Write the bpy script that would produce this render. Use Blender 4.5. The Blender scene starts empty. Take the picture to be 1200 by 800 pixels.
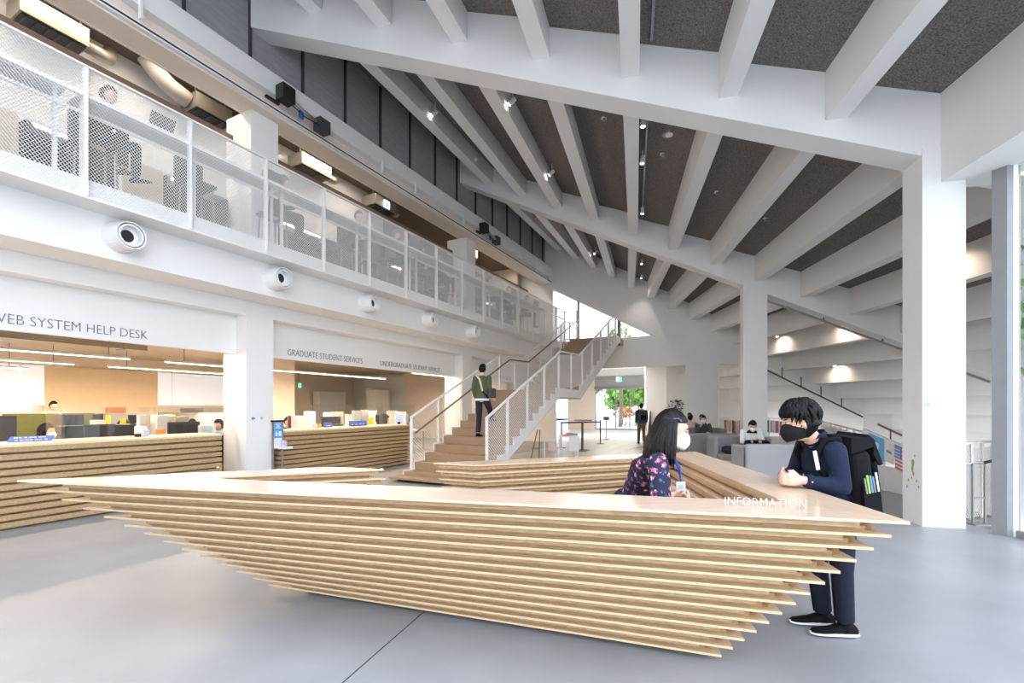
import bpy, bmesh, math, random
from mathutils import Vector, Matrix
random.seed(7)
SC = bpy.context.scene
COL = SC.collection
R = math.radians

# ------------------------------------------------------------------ camera, sky, sun, exposure
cam_d = bpy.data.cameras.new('camera')
cam = bpy.data.objects.new('camera', cam_d); COL.objects.link(cam)
cam.location = (0, 0, 1.55); cam.rotation_euler = (R(90), 0, 0)
cam_d.lens = 16.2; cam_d.sensor_width = 36; cam_d.shift_y = 77/1200
cam_d.clip_start = .05; cam_d.clip_end = 500
SC.camera = cam
world = bpy.data.worlds.new('world'); SC.world = world; world.use_nodes = True
wn = world.node_tree.nodes; wl_ = world.node_tree.links
bg = wn['Background']
tc = wn.new('ShaderNodeTexCoord'); sx = wn.new('ShaderNodeSeparateXYZ'); rp = wn.new('ShaderNodeValToRGB')
rp.color_ramp.elements[0].position = 0.0; rp.color_ramp.elements[0].color = (.95, .97, 1, 1)
rp.color_ramp.elements[1].position = .8; rp.color_ramp.elements[1].color = (.70, .82, 1, 1)
wl_.new(tc.outputs['Generated'], sx.inputs[0]); wl_.new(sx.outputs['Z'], rp.inputs[0]); wl_.new(rp.outputs[0], bg.inputs[0])
bg.inputs[1].default_value = 4.1
SC.view_settings.view_transform = 'Standard'; SC.view_settings.look = 'None'
SC.view_settings.gamma = 1; SC.view_settings.use_curve_mapping = False
SC.view_settings.exposure = 0.25
SC.cycles.use_denoising = True
SC.cycles.max_bounces = 8; SC.cycles.diffuse_bounces = 5; SC.cycles.transparent_max_bounces = 24
SC.cycles.sample_clamp_indirect = 6

# ------------------------------------------------------------------ building axes: u runs along the office wall, d is the distance to its right
S_, C_ = .4603, .8878
def W(d, u, z): return (u*S_ + d*C_, u*C_ - d*S_, z)
def XB(p): return W(p[0], p[1], p[2])
UD = Vector((S_, C_, 0)); VD = Vector((C_, -S_, 0)); ZD = Vector((0, 0, 1))

# ------------------------------------------------------------------ materials
MATS = {}
def mat(name, base, rough=.6, metal=0., var=.06, scale=6., bump=0., bscale=60., emit=None, spec=.5, stretch=None, rot=0., detail=4.):
    if name in MATS: return MATS[name]
    m = bpy.data.materials.new(name); m.use_nodes = True
    nt = m.node_tree; n = nt.nodes; L = nt.links
    p = n['Principled BSDF']
    p.inputs['Roughness'].default_value = rough; p.inputs['Metallic'].default_value = metal
    p.inputs['Specular IOR Level'].default_value = spec
    t = n.new('ShaderNodeTexCoord'); mp = n.new('ShaderNodeMapping'); L.new(t.outputs['Object'], mp.inputs[0])
    mp.inputs['Rotation'].default_value = (0, 0, rot)
    if stretch: mp.inputs['Scale'].default_value = stretch
    no = n.new('ShaderNodeTexNoise'); no.inputs['Scale'].default_value = scale; no.inputs['Detail'].default_value = detail
    L.new(mp.outputs[0], no.inputs['Vector'])
    cr = n.new('ShaderNodeValToRGB'); L.new(no.outputs['Fac'], cr.inputs[0])
    a, b = cr.color_ramp.elements; a.position = .3; b.position = .7
    lo = [max(0, c*(1-var)) for c in base]; hi = [min(1, c*(1+var)) for c in base]
    a.color = (*lo, 1); b.color = (*hi, 1)
    L.new(cr.outputs[0], p.inputs['Base Color'])
    if bump:
        nb = n.new('ShaderNodeTexNoise'); nb.inputs['Scale'].default_value = bscale; L.new(mp.outputs[0], nb.inputs['Vector'])
        bp = n.new('ShaderNodeBump'); bp.inputs['Strength'].default_value = bump; bp.inputs['Distance'].default_value = .01
        L.new(nb.outputs['Fac'], bp.inputs['Height']); L.new(bp.outputs[0], p.inputs['Normal'])
    if emit:
        p.inputs['Emission Color'].default_value = (*emit[:3], 1); p.inputs['Emission Strength'].default_value = emit[3]
    MATS[name] = m; return m

def glass_mat(name, tint=(1, 1, 1), refl=.08):
    if name in MATS: return MATS[name]
    m = bpy.data.materials.new(name); m.use_nodes = True
    n = m.node_tree.nodes; L = m.node_tree.links; n.remove(n['Principled BSDF'])
    tr = n.new('ShaderNodeBsdfTransparent'); tr.inputs[0].default_value = (*tint, 1)
    gl = n.new('ShaderNodeBsdfGlossy'); gl.inputs['Roughness'].default_value = .02
    fr = n.new('ShaderNodeLayerWeight'); pw_ = n.new('ShaderNodeMath'); pw_.operation = 'POWER'; pw_.inputs[1].default_value = 4
    ma = n.new('ShaderNodeMath'); ma.operation = 'MULTIPLY_ADD'; ma.inputs[1].default_value = .5; ma.inputs[2].default_value = .03
    L.new(fr.outputs['Facing'], pw_.inputs[0]); L.new(pw_.outputs[0], ma.inputs[0])
    mx = n.new('ShaderNodeMixShader'); L.new(ma.outputs[0], mx.inputs[0]); L.new(tr.outputs[0], mx.inputs[1]); L.new(gl.outputs[0], mx.inputs[2])
    L.new(mx.outputs[0], n['Material Output'].inputs[0]); MATS[name] = m; return m

def floral_mat():
    m = bpy.data.materials.new('navy_floral_cloth'); m.use_nodes = True
    n = m.node_tree.nodes; L = m.node_tree.links; p = n['Principled BSDF']; p.inputs['Roughness'].default_value = .8
    t = n.new('ShaderNodeTexCoord')
    def blobs(scale, lo, hi, col, prev, seed):
        mp = n.new('ShaderNodeMapping'); mp.inputs['Location'].default_value = (seed, seed*.7, seed*1.3)
        no = n.new('ShaderNodeTexNoise'); no.inputs['Scale'].default_value = 60; no.inputs['Detail'].default_value = 2
        v = n.new('ShaderNodeTexVoronoi'); v.inputs['Scale'].default_value = scale
        ad = n.new('ShaderNodeMixRGB'); ad.blend_type = 'ADD'; ad.inputs[0].default_value = .05
        L.new(t.outputs['Object'], mp.inputs[0]); L.new(mp.outputs[0], ad.inputs[1]); L.new(no.outputs['Color'], ad.inputs[2])
        L.new(t.outputs['Object'], no.inputs['Vector']); L.new(ad.outputs[0], v.inputs['Vector'])
        r = n.new('ShaderNodeValToRGB'); r.color_ramp.elements[0].position = lo; r.color_ramp.elements[0].color = (1, 1, 1, 1)
        r.color_ramp.elements[1].position = hi; r.color_ramp.elements[1].color = (0, 0, 0, 1); L.new(v.outputs['Distance'], r.inputs[0])
        mx = n.new('ShaderNodeMixRGB'); L.new(r.outputs[0], mx.inputs[0])
        if prev is None: mx.inputs[1].default_value = (.008, .014, .045, 1)
        else: L.new(prev.outputs[0], mx.inputs[1])
        mx.inputs[2].default_value = (*col, 1); return mx
    a = blobs(19, .22, .27, (.06, .16, .26), None, 1.1)
    b = blobs(20, .33, .38, (.45, .10, .22), a, 3.7)
    c = blobs(20, .18, .22, (.85, .66, .72), b, 3.7)
    L.new(c.outputs[0], p.inputs['Base Color']); MATS['navy_floral_cloth'] = m; return m

def stripes_mat(name, cols, axis, scale, base_rough=.7):
    """flat printed bands across a sheet (object space)"""
    m = bpy.data.materials.new(name); m.use_nodes = True
    n = m.node_tree.nodes; L = m.node_tree.links; p = n['Principled BSDF']; p.inputs['Roughness'].default_value = base_rough
    t = n.new('ShaderNodeTexCoord'); s = n.new('ShaderNodeSeparateXYZ'); L.new(t.outputs['Generated'], s.inputs[0])
    r = n.new('ShaderNodeValToRGB'); r.color_ramp.interpolation = 'CONSTANT'; e = r.color_ramp.elements
    for i, c in enumerate(cols):
        el = e[i] if i < 2 else e.new(i/len(cols))
        el.position = i/len(cols); el.color = (*c, 1)
    mt = n.new('ShaderNodeMath'); mt.operation = 'MULTIPLY'; mt.inputs[1].default_value = scale
    fr = n.new('ShaderNodeMath'); fr.operation = 'FRACT'
    L.new(s.outputs[axis], mt.inputs[0]); L.new(mt.outputs[0], fr.inputs[0]); L.new(fr.outputs[0], r.inputs[0])
    L.new(r.outputs[0], p.inputs['Base Color']); MATS[name] = m; return m

WHITE = mat('white_paint', (.80, .80, .79), .55, var=.015, scale=2)
STEELW = mat('white_steel_paint', (.80, .79, .77), .45, var=.02, scale=1.5)
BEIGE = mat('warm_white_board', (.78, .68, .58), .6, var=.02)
TANP = mat('tan_panel', (.85, .66, .44), .6, var=.02)
FLOORM = mat('polished_concrete', (.305, .307, .318), .38, var=.10, scale=1.3, bump=.03, bscale=30, detail=9)
TILEM = mat('pale_floor_tile', (.55, .53, .50), .4, var=.1, scale=3)
FELT = mat('dark_wood_wool_board', (.17, .155, .145), .95, var=.55, scale=55, bump=.6, bscale=70, detail=8)
DGREY = mat('dark_grey_screen', (.38, .385, .395), .6, var=.1, scale=3, bump=.5, bscale=90, stretch=(1, 1, 6))
DGREYJ = mat('dark_joint', (.03, .03, .032), .7)
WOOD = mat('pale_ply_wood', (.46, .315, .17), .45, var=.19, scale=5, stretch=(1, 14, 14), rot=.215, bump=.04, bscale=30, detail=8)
WOODLOW = mat('shaded_ply_wood', (.36, .235, .12), .5, var=.2, scale=5, stretch=(1, 14, 14), rot=.215, detail=8)  # recess shade put into a darker copy of the desk wood
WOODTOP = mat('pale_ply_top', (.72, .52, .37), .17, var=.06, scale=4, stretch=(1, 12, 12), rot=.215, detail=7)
WOODR = mat('warm_ply_wood_lengthwise', (.55, .37, .19), .45, var=.17, scale=5, stretch=(14, 1, 14), bump=.04, bscale=30, detail=8)
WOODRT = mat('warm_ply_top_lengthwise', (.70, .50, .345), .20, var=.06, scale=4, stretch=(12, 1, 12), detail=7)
PLYEDGE = mat('ply_board_edge', (.66, .50, .31), .5, var=.1, scale=9, stretch=(1, 8, 30), rot=.215)
WOODB = mat('brown_ply_wood', (.44, .295, .15), .5, var=.2, scale=5, stretch=(14, 1.5, 14), rot=-.478, bump=.05, detail=8)
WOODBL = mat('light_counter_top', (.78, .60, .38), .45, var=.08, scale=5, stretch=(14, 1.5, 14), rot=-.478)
STAIRW = mat('stair_oak', (.36, .235, .14), .5, var=.16, scale=6, stretch=(1.5, 14, 14), rot=-.478, detail=7)
BROWN = mat('brown_wood_rail', (.20, .12, .08), .5)
BLACK = mat('black_plastic', (.012, .012, .013), .45)
DARK = mat('charcoal_metal', (.05, .05, .055), .5)
GREYM = mat('grey_metal', (.30, .30, .31), .4, metal=.6)
GREYP = mat('grey_mullion_paint', (.27, .275, .29), .45, var=.04)
SILVER = mat('galvanised_steel', (.36, .33, .29), .40, metal=.55, var=.08)
FABRIC = mat('grey_sofa_fabric', (.30, .30, .31), .95, var=.12, scale=90, bump=.4, bscale=200)
FABRICW = mat('warm_grey_sofa_fabric', (.27, .245, .235), .95, var=.12, scale=90, bump=.4, bscale=200)
NAVYC = mat('navy_cushion_cloth', (.015, .016, .025), .9)
BLUE = mat('blue_sign_board', (.02, .10, .42), .5)
PAPER = mat('white_paper', (.82, .82, .80), .7)
YELLOW = mat('yellow_plastic', (.85, .65, .03), .5)
ORANGE = mat('orange_plastic', (.75, .2, .03), .5)
GREENF = mat('olive_partition_cloth', (.13, .13, .045), .9, var=.08)
GREYF = mat('grey_partition_cloth', (.33, .31, .29), .9, var=.08)
SKIN = mat('skin', (.70, .44, .32), .55, var=.05, scale=20)
HAIR = mat('black_hair', (.004, .0035, .0035), .5, var=.4, scale=40, spec=.22)
HAIRB = mat('dark_brown_hair', (.007, .005, .0045), .45, var=.4, scale=40, spec=.28)
NAVY = mat('navy_shirt_cloth', (.010, .017, .042), .85, spec=.25, var=.18, scale=14, bump=.3, bscale=30)
NAVYT = mat('navy_trouser_cloth', (.012, .015, .030), .85, spec=.25, var=.15, scale=12, bump=.25, bscale=30)
DENIM = mat('dark_denim', (.012, .017, .04), .9, var=.15)
OLIVE = mat('olive_jacket_cloth', (.075, .095, .05), .9, var=.15, scale=14, bump=.3, bscale=30)
KHAKI = mat('brown_trouser_cloth', (.13, .10, .075), .9, var=.1)
GREYC = mat('dark_grey_cloth', (.06, .06, .065), .9, var=.1)
LGREYC = mat('light_grey_cloth', (.45, .45, .46), .9, var=.08)
BLACKC = mat('black_cloth', (.006, .006, .0075), .9, var=.15, spec=.2)
WHITEC = mat('white_cloth', (.80, .80, .80), .9, var=.03)
MASKW = mat('white_mask_cloth', (.84, .85, .86), .85, var=.02)
MASKB = mat('black_mask_cloth', (.010, .010, .011), .8, spec=.25)
FLORAL = floral_mat()
GLASS = glass_mat('clear_glass')
ACRYL = glass_mat('clear_acrylic', (.96, .97, .97))
LED = mat('warm_led', (1, .9, .75), emit=(1, .80, .55, 9))
LEDW = mat('gallery_led', (1, .92, .8), emit=(1, .86, .66, 4))
SPOTE = mat('spot_lamp_face', (1, .95, .9), emit=(1, .86, .78, 25))
EXITG = mat('green_exit_lamp', (.1, .8, .4), emit=(.1, .9, .45, 1.6))
EXITW = mat('white_exit_lamp', (.9, 1, .95), emit=(.85, 1, .92, 1.6))
BLIND = mat('white_window_blind', (.82, .82, .84), .8, var=.06, scale=9, emit=(.9, .95, 1, .40))  # daylight behind the blind painted in as a faint glow
SIGNG = mat('grey_lettering', (.16, .16, .17), .6)

# ------------------------------------------------------------------ mesh builder
OFF = {}
class MB:
    def __init__(s, xf=None): s.v = []; s.f = []; s.xf = xf
    def add(s, vs, fs):
        o = len(s.v); s.v += [tuple(s.xf(p)) if s.xf else tuple(p) for p in vs]; s.f += [[i+o for i in f] for f in fs]; return s
    def box(s, x0, x1, y0, y1, z0, z1):
        return s.add([(x0,y0,z0),(x1,y0,z0),(x1,y1,z0),(x0,y1,z0),(x0,y0,z1),(x1,y0,z1),(x1,y1,z1),(x0,y1,z1)],
                     [(0,3,2,1),(4,5,6,7),(0,1,5,4),(1,2,6,5),(2,3,7,6),(3,0,4,7)])
    def hexa(s, p):      # 8 corners: bottom ring then top ring
        return s.add(p, [(0,3,2,1),(4,5,6,7),(0,1,5,4),(1,2,6,5),(2,3,7,6),(3,0,4,7)])
    def bbox(s, x0, x1, y0, y1, z0, z1, b=.02, n=3):   # box with rounded vertical edges and softened top
        pts = []
        for cx, cy, a0 in ((x1-b,y1-b,0),(x0+b,y1-b,90),(x0+b,y0+b,180),(x1-b,y0+b,270)):
            for k in range(n+1):
                a = R(a0+90*k/n); pts.append((cx+b*math.cos(a), cy+b*math.sin(a)))
        m = len(pts); cx, cy = (x0+x1)/2, (y0+y1)/2; rings = []
        def shr(e): return [(x+(e if x < cx else -e), y+(e if y < cy else -e)) for x, y in pts]
        lv = [(z0, b*.6), (z0+b*.4, b*.1), (z0+b, 0), (z1-b, 0), (z1-b*.4, b*.15), (z1, b*.7)]
        vs = []
        for z, e in lv: vs += [(x, y, z) for x, y in shr(e)]
        fs = [list(range(m))[::-1], [m*(len(lv)-1)+i for i in range(m)]]
        for l in range(len(lv)-1):
            for i in range(m): j = (i+1) % m; fs.append((l*m+i, l*m+j, (l+1)*m+j, (l+1)*m+i))
        return s.add(vs, fs)
    def prism(s, poly, z0, z1):
        n = len(poly); vs = [(x, y, z0) for x, y in poly]+[(x, y, z1) for x, y in poly]
        a = sum(poly[i][0]*poly[(i+1)%n][1]-poly[(i+1)%n][0]*poly[i][1] for i in range(n))
        fs = [list(range(n)), [n+i for i in range(n)]]
        if a > 0: fs[0] = fs[0][::-1]
        else: fs[1] = fs[1][::-1]
        for i in range(n):
            j = (i+1) % n; q = (i, j, n+j, n+i); fs.append(q if a > 0 else q[::-1])
        return s.add(vs, fs)
    def bar(s, p0, p1, w, h, up=(0,0,1)):     # box of w across and h up between two points
        p0 = Vector(p0); p1 = Vector(p1); t = (p1-p0).normalized(); sd = t.cross(Vector(up))
        if sd.length < 1e-5: sd = Vector((1,0,0))
        sd.normalize(); u = sd.cross(t); a = sd*w/2; b = u*h/2
        return s.hexa([p0-a-b, p0+a-b, p1+a-b, p1-a-b, p0-a+b, p0+a+b, p1+a+b, p1-a+b])
    def cyl(s, p0, p1, r0, r1=None, n=12, cap=True):
        r1 = r0 if r1 is None else r1; p0 = Vector(p0); p1 = Vector(p1); t = (p1-p0)
        if t.length < 1e-6: return s
        t.normalize(); a = t.orthogonal().normalized(); b = t.cross(a); vs = []
        for p, r in ((p0, r0), (p1, r1)):
            for i in range(n): q = 2*math.pi*i/n; vs.append(p+a*r*math.cos(q)+b*r*math.sin(q))
        fs = [(i, (i+1)%n, n+(i+1)%n, n+i) for i in range(n)]
        if cap: fs += [list(range(n))[::-1], [n+i for i in range(n)]]
        return s.add(vs, fs)
    def tube(s, pts, rads, n=8):
        pts = [Vector(p) for p in pts]
        if not isinstance(rads, (list, tuple)): rads = [rads]*len(pts)
        vs = []; prev = None
        for i, p in enumerate(pts):
            t = (pts[min(i+1, len(pts)-1)]-pts[max(i-1, 0)]).normalized()
            a = (prev - t*prev.dot(t)) if prev is not None else t.orthogonal()
            if a.length < 1e-5: a = t.orthogonal()
            a.normalize(); prev = a; b = t.cross(a)
            for k in range(n): q = 2*math.pi*k/n; vs.append(p+(a*math.cos(q)+b*math.sin(q))*rads[i])
        fs = [list(range(n))[::-1], [(len(pts)-1)*n+k for k in range(n)]]
        for i in range(len(pts)-1):
            for k in range(n): j = (k+1) % n; fs.append((i*n+k, i*n+j, (i+1)*n+j, (i+1)*n+k))
        return s.add(vs, fs)
    def ell(s, c, rx, ry=None, rz=None, m=12, n=8, M=None, fn=None):
        ry = rx if ry is None else ry; rz = rx if rz is None else rz; c = Vector(c); vs = []
        def P(a, b):
            q = Vector((rx*math.cos(b)*math.cos(a), ry*math.cos(b)*math.sin(a), rz*math.sin(b)))
            if fn: q = fn(q)
            return c+(M @ q if M else q)
        vs.append(P(0, -math.pi/2))
        for j in range(1, n):
            for i in range(m): vs.append(P(2*math.pi*i/m, -math.pi/2+math.pi*j/n))
        vs.append(P(0, math.pi/2)); fs = []
        for i in range(m): fs.append((0, 1+(i+1)%m, 1+i)); fs.append((len(vs)-1, 1+(n-2)*m+i, 1+(n-2)*m+(i+1)%m))
        for j in range(n-2):
            for i in range(m): k = (i+1) % m; fs.append((1+j*m+i, 1+j*m+k, 1+(j+1)*m+k, 1+(j+1)*m+i))
        return s.add(vs, fs)
    def loft(s, rings, n=16):   # rings: (centre, half-axis a, half-axis b)
        vs = []
        for c, a, b in rings:
            c, a, b = Vector(c), Vector(a), Vector(b)
            for k in range(n): q = 2*math.pi*k/n; vs.append(c+a*math.cos(q)+b*math.sin(q))
        fs = [list(range(n))[::-1], [(len(rings)-1)*n+k for k in range(n)]]
        for i in range(len(rings)-1):
            for k in range(n): j = (k+1) % n; fs.append((i*n+k, i*n+j, (i+1)*n+j, (i+1)*n+k))
        return s.add(vs, fs)
    def data(s, name, mats, off=(0,0,0), smooth=False):
        me = bpy.data.meshes.new(name); o = Vector(off)
        me.from_pydata([Vector(p)-o for p in s.v], [], s.f); me.update()
        for m in (mats if isinstance(mats, (list, tuple)) else [mats]): me.materials.append(m)
        if smooth:
            me.polygons.foreach_set('use_smooth', [True]*len(me.polygons))
        return me
    def build(s, name, m, parent=None, smooth=False, **kw):
        off = OFF.get(parent.name, (0,0,0)) if parent else kw.pop('at', (0,0,0))
        me = s.data(name, m, off, smooth)
        return put(name, me, parent, off, **kw)
def put(name, me, parent=None, off=(0,0,0), **kw):
    o = bpy.data.objects.new(name, me); COL.objects.link(o)
    if parent: o.parent = parent
    else: o.location = off
    OFF[o.name] = tuple(off)
    for k, v in kw.items(): o[k] = v
    return o
def thing(name, label, cat, loc, group=None):
    o = bpy.data.objects.new(name, None); COL.objects.link(o); o.location = loc; o.empty_display_size = .1
    OFF[o.name] = tuple(loc); o['label'] = label; o['category'] = cat
    if group: o['group'] = group
    return o
def struct(name, loc=(0,0,0)):
    o = bpy.data.objects.new(name, None); COL.objects.link(o); o.location = loc; OFF[o.name] = tuple(loc); o['kind'] = 'structure'; return o
def tag(o, label, cat, group=None):
    o['label'] = label; o['category'] = cat
    if group: o['group'] = group
    return o
def dup(root, loc, rotz=0., label=None):
    def cp(o, par):
        c = o.copy(); COL.objects.link(c); OFF[c.name] = OFF.get(o.name, (0,0,0))
        if par: c.parent = par
        for ch in o.children: cp(ch, c)
        return c
    r = cp(root, None); r.location = loc; r.rotation_euler = (0, 0, rotz)
    if label: r['label'] = label
    return r
def evald(me, mods):
    ob = bpy.data.objects.new('tmp', me); COL.objects.link(ob)
    for t, kw in mods:
        md = ob.modifiers.new(t, t)
        for k, v in kw.items(): setattr(md, k, v)
    dg = bpy.context.evaluated_depsgraph_get(); dg.update()
    out = bpy.data.meshes.new_from_object(ob.evaluated_get(dg)); bpy.data.objects.remove(ob); return out
def remesh(mb, name, m, off, vox, it=4):
    me = mb.data(name, m, off)
    out = evald(me, [('REMESH', dict(mode='VOXEL', voxel_size=vox, use_smooth_shade=True)), ('SMOOTH', dict(factor=.5, iterations=it))])
    out.name = name
    if not out.materials: out.materials.append(m)
    return out
def sheet(outer, holes, tofn, thick, name, m, parent=None, **kw):
    """flat plate with holes: outline in 2-D, tofn maps (a, b, depth) to the place"""
    bm = bmesh.new(); edges = []
    for loop in [outer]+holes:
        vs = [bm.verts.new((a, b, 0)) for a, b in loop]
        edges += [bm.edges.new((vs[i], vs[(i+1) % len(vs)])) for i in range(len(vs))]
    bmesh.ops.triangle_fill(bm, edges=edges, use_beauty=True, use_dissolve=False)
    g = bmesh.ops.extrude_face_region(bm, geom=bm.faces[:])
    for v in g['geom']:
        if isinstance(v, bmesh.types.BMVert): v.co.z = thick
    off = OFF.get(parent.name, (0,0,0)) if parent else (0,0,0)
    for v in bm.verts: v.co = Vector(tofn(*v.co))-Vector(off)
    bmesh.ops.recalc_face_normals(bm, faces=bm.faces[:])
    me = bpy.data.meshes.new(name); bm.to_mesh(me); bm.free(); me.materials.append(m)
    return put(name, me, parent, off, **kw)
def lamp(name, typ, loc, energy, color, parent=None, direction=None, **kw):
    l = bpy.data.lights.new(name, typ); l.energy = energy; l.color = color
    for k, v in kw.items(): setattr(l, k, v)
    o = bpy.data.objects.new(name, l); COL.objects.link(o); o.location = loc
    if direction is not None: o.rotation_euler = Vector(direction).to_track_quat('-Z', 'Y').to_euler()
    if parent: o.parent = parent; o.location = Vector(loc)-Vector(OFF[parent.name])
    return o

# ------------------------------------------------------------------ lettering
_adv = {}
def glyph(ch, offset=0.):
    cu = bpy.data.curves.new('t', 'FONT'); cu.body = ch; cu.size = 1; cu.offset = offset; cu.extrude = .5; cu.resolution_u = 3
    return cu
def adv(ch):
    if ch not in _adv:
        def w(t):
            ob = bpy.data.objects.new('t', glyph(t)); COL.objects.link(ob); bpy.context.view_layer.update()
            x = ob.dimensions.x; bpy.data.objects.remove(ob); return x
        _adv[ch] = w('H'+ch+'H')-w('HH')
    return _adv[ch]
_gm = {}
def letters(text, root, origin, right, up, length, cap, depth, m, thin=-.012, part='letter'):
    """every letter a mesh of its own, standing on the line origin + right"""
    tot = sum(adv(c) for c in text); sx = length/tot; sy = cap/.7
    right = Vector(right).normalized(); up = Vector(up).normalized(); nrm = right.cross(up); x = 0
    for c in text:
        if c != ' ':
            if (c, thin) not in _gm:
                ob = bpy.data.objects.new('t', glyph(c, thin)); COL.objects.link(ob)
                dg = bpy.context.evaluated_depsgraph_get(); dg.update()
                _gm[c, thin] = bpy.data.meshes.new_from_object(ob.evaluated_get(dg)); bpy.data.objects.remove(ob)
            src = _gm[c, thin]
            vs = [Vector(origin)+right*(x+v.co.x*sx)+up*(v.co.y*sy)+nrm*(v.co.z*depth) for v in src.vertices]
            mb = MB().add(vs, [list(p.vertices) for p in src.polygons]); mb.build(part, m, root)
        x += adv(c)*sx

def expanded(length, height, pitch, ph, wid, slope=0., dirv=UD, nrm=None):
    """expanded-metal sheet: zigzag strands meeting tip to tip"""
    vs = []; fs = []; n = max(2, int(round(length/pitch*2))); rows = int(height/ph); st = length/n
    nv = (nrm or dirv.cross(ZD))*.004
    for j in range(rows):
        o = len(vs)
        for i in range(n+1):
            z = (j+.5)*ph + (ph*.5 if (i+j) % 2 else -ph*.5)*.88 + slope*i*st
            p = dirv*(i*st)
            vs.append((p.x-nv.x, p.y-nv.y, z-wid/2)); vs.append((p.x+nv.x, p.y+nv.y, z+wid/2))
        for i in range(n): a = o+2*i; fs.append((a, a+2, a+3, a+1))
    m = MB(); m.v = vs; m.f = fs; return m
# ================================================================== THE BUILDING
# ---- floors and ground
floor = struct('floor')
fpoly = [(-14,-7), (4.2,-7), (6.05,5.5), (6.08,6.22), (6.85,6.53), (6.9,6.9), (7.0,8.9), W(2.2,19.1,0)[:2], W(-1.1,19.1,0)[:2], W(-1.1,31.1,0)[:2], W(-20,31.1,0)[:2], W(-20,-8,0)[:2]]
MB().prism(fpoly, -.2, 0).build('floor_slab', FLOORM, floor)
jm = MB(); jm.bar((-1.6,.55,.0), (.6,7.5,.0), .007, .003); jm.build('joint', DGREYJ, floor)
jm = MB(); jm.bar((-12,5.0,.0), (-6.2,6.0,.0), .006, .003); jm.build('joint', DGREYJ, floor)
tile = None
for i in range(9):
    for j in range(20):
        d0, u0 = -6.6+.6*i, 12.6+.6*j
        if tile is None:
            tile = MB(XB).box(-.295,.295,-.295,.295,0,.006).data('floor_tile', TILEM)
        o = put('floor_tile', tile, floor); o.location = W(d0, u0, 0)
MB(XB).box(-12.5,-1.1,24.3,31.1,0,.004).build('passage_floor', TILEM, floor)
MB(XB).box(-12.5,-6.9,19.4,24.28,0,.004).build('passage_floor', TILEM, floor)
ground = struct('ground_outside')
PAVE = mat('pale_outdoor_paving', (.50, .49, .47), .8, var=.1, scale=.8)
MB().prism([(-80,-80),(80,-80),(80,5.66),(6.3,5.66),(4.4,-7.1),(-14.1,-7.1),W(-20.3,-9,0)[:2],(-80,-20)], -.3, -.02).build('ground_front', PAVE, ground)
MB(XB).box(-90,-20.3,-9,60,-.3,-.02).build('ground_left', PAVE, ground)
MB(XB).box(-90,40,31.4,120,-.3,-.02).build('ground_far', PAVE, ground)
MB().box(5.8,34,1.5,30,-4.4,-4.2).build('basement_floor', FLOORM, ground)
MB().prism([(6.3,5.67),(34,5.67),(34,5.8),(6.3,5.8)], -4.2, -.05).build('basement_wall', WHITE, ground)

# ---- office wall (left), columns, gallery slab and header
wl = struct('wall_left')
U0 = -7.5; U1 = 19.1
MB(XB).box(-8.35,-7.65,U0,U1,3.54,4.11).build('edge_beam', WHITE, wl)
MB(XB).box(-8.75,-8.35,U0,U1,3.27,3.54).build('upper_band', WHITE, wl)
COLU = [(-1.92,-1.37), (5.34,5.89), (12.6,13.15)]
ends = [(U0,-1.92), (-1.37,5.34), (5.89,12.6), (13.15,U1)]
for a, b in ends: MB(XB).box(-8.75,-8.65,a,b,2.56,3.28).build('sign_panel', WHITE, wl)
for a, b in COLU:
    MB(XB).box(-9.05,-8.345,a,b,0,3.545).build('column', WHITE, wl)
    MB(XB).box(-8.95,-8.2,a,b,4.35,7.07).build('upper_column', WHITE, wl)
slab = MB(XB).box(-20,-7.24,U0,18.9,4.11,4.35).build('gallery_slab', WHITE, wl)
hd = struct('trim_1')
MB(XB).box(-8.46,-7.93,U0,U1,7.10,7.19).build('header_rail', WHITE, hd)
MB(XB).box(-8.5,-8.06,U0,U1,7.19,7.40).build('header_recess', BEIGE, hd)
MB(XB).box(-8.5,-7.90,U0,U1,7.40,7.78).build('header_face', WHITE, hd)
MB(XB).box(-7.93,-7.915,U0,U1,7.13,7.15).build('header_groove', DGREYJ, hd)
MB(XB).box(-8.46,-8.0,U0,U1,7.07,7.10).build('soffit', BEIGE, hd)
MB(XB).box(-8.5,-8.46,U0,U1,7.06,7.78).build('inner_face', BEIGE, hd)
for u in (3.45, 8.4, 9.65, 11.95, 15.6, 17.4): MB(XB).box(-7.92,-7.86,u,u+.035,7.2,7.5).build('clip', WHITE, hd)
# dark screens above the header
ds = struct('wall_left_screen')
MB(XB).box(-8.6,-8.3,U0,U1,7.78,11.5).build('backing', DGREYJ, ds)
u = -7.0; pm = None
while u < U1-.3:
    w = min(1.12, U1-u-.02)
    if pm is None: pm = MB(XB).box(0,.06,.02,1.10,0,3.7).data('screen_panel', DGREY)
    if w > 1.1:
        o = put('screen_panel', pm, ds); o.location = W(-8.28,u,7.78)
    else: MB(XB).box(-8.28,-8.22,u+.02,u+w,7.78,11.5).build('screen_panel', DGREY, ds)
    MB(XB).box(-8.22,-8.17,u-.02,u+.02,7.78,11.5).build('screen_post', DARK, ds)
    u += 1.12
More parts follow.
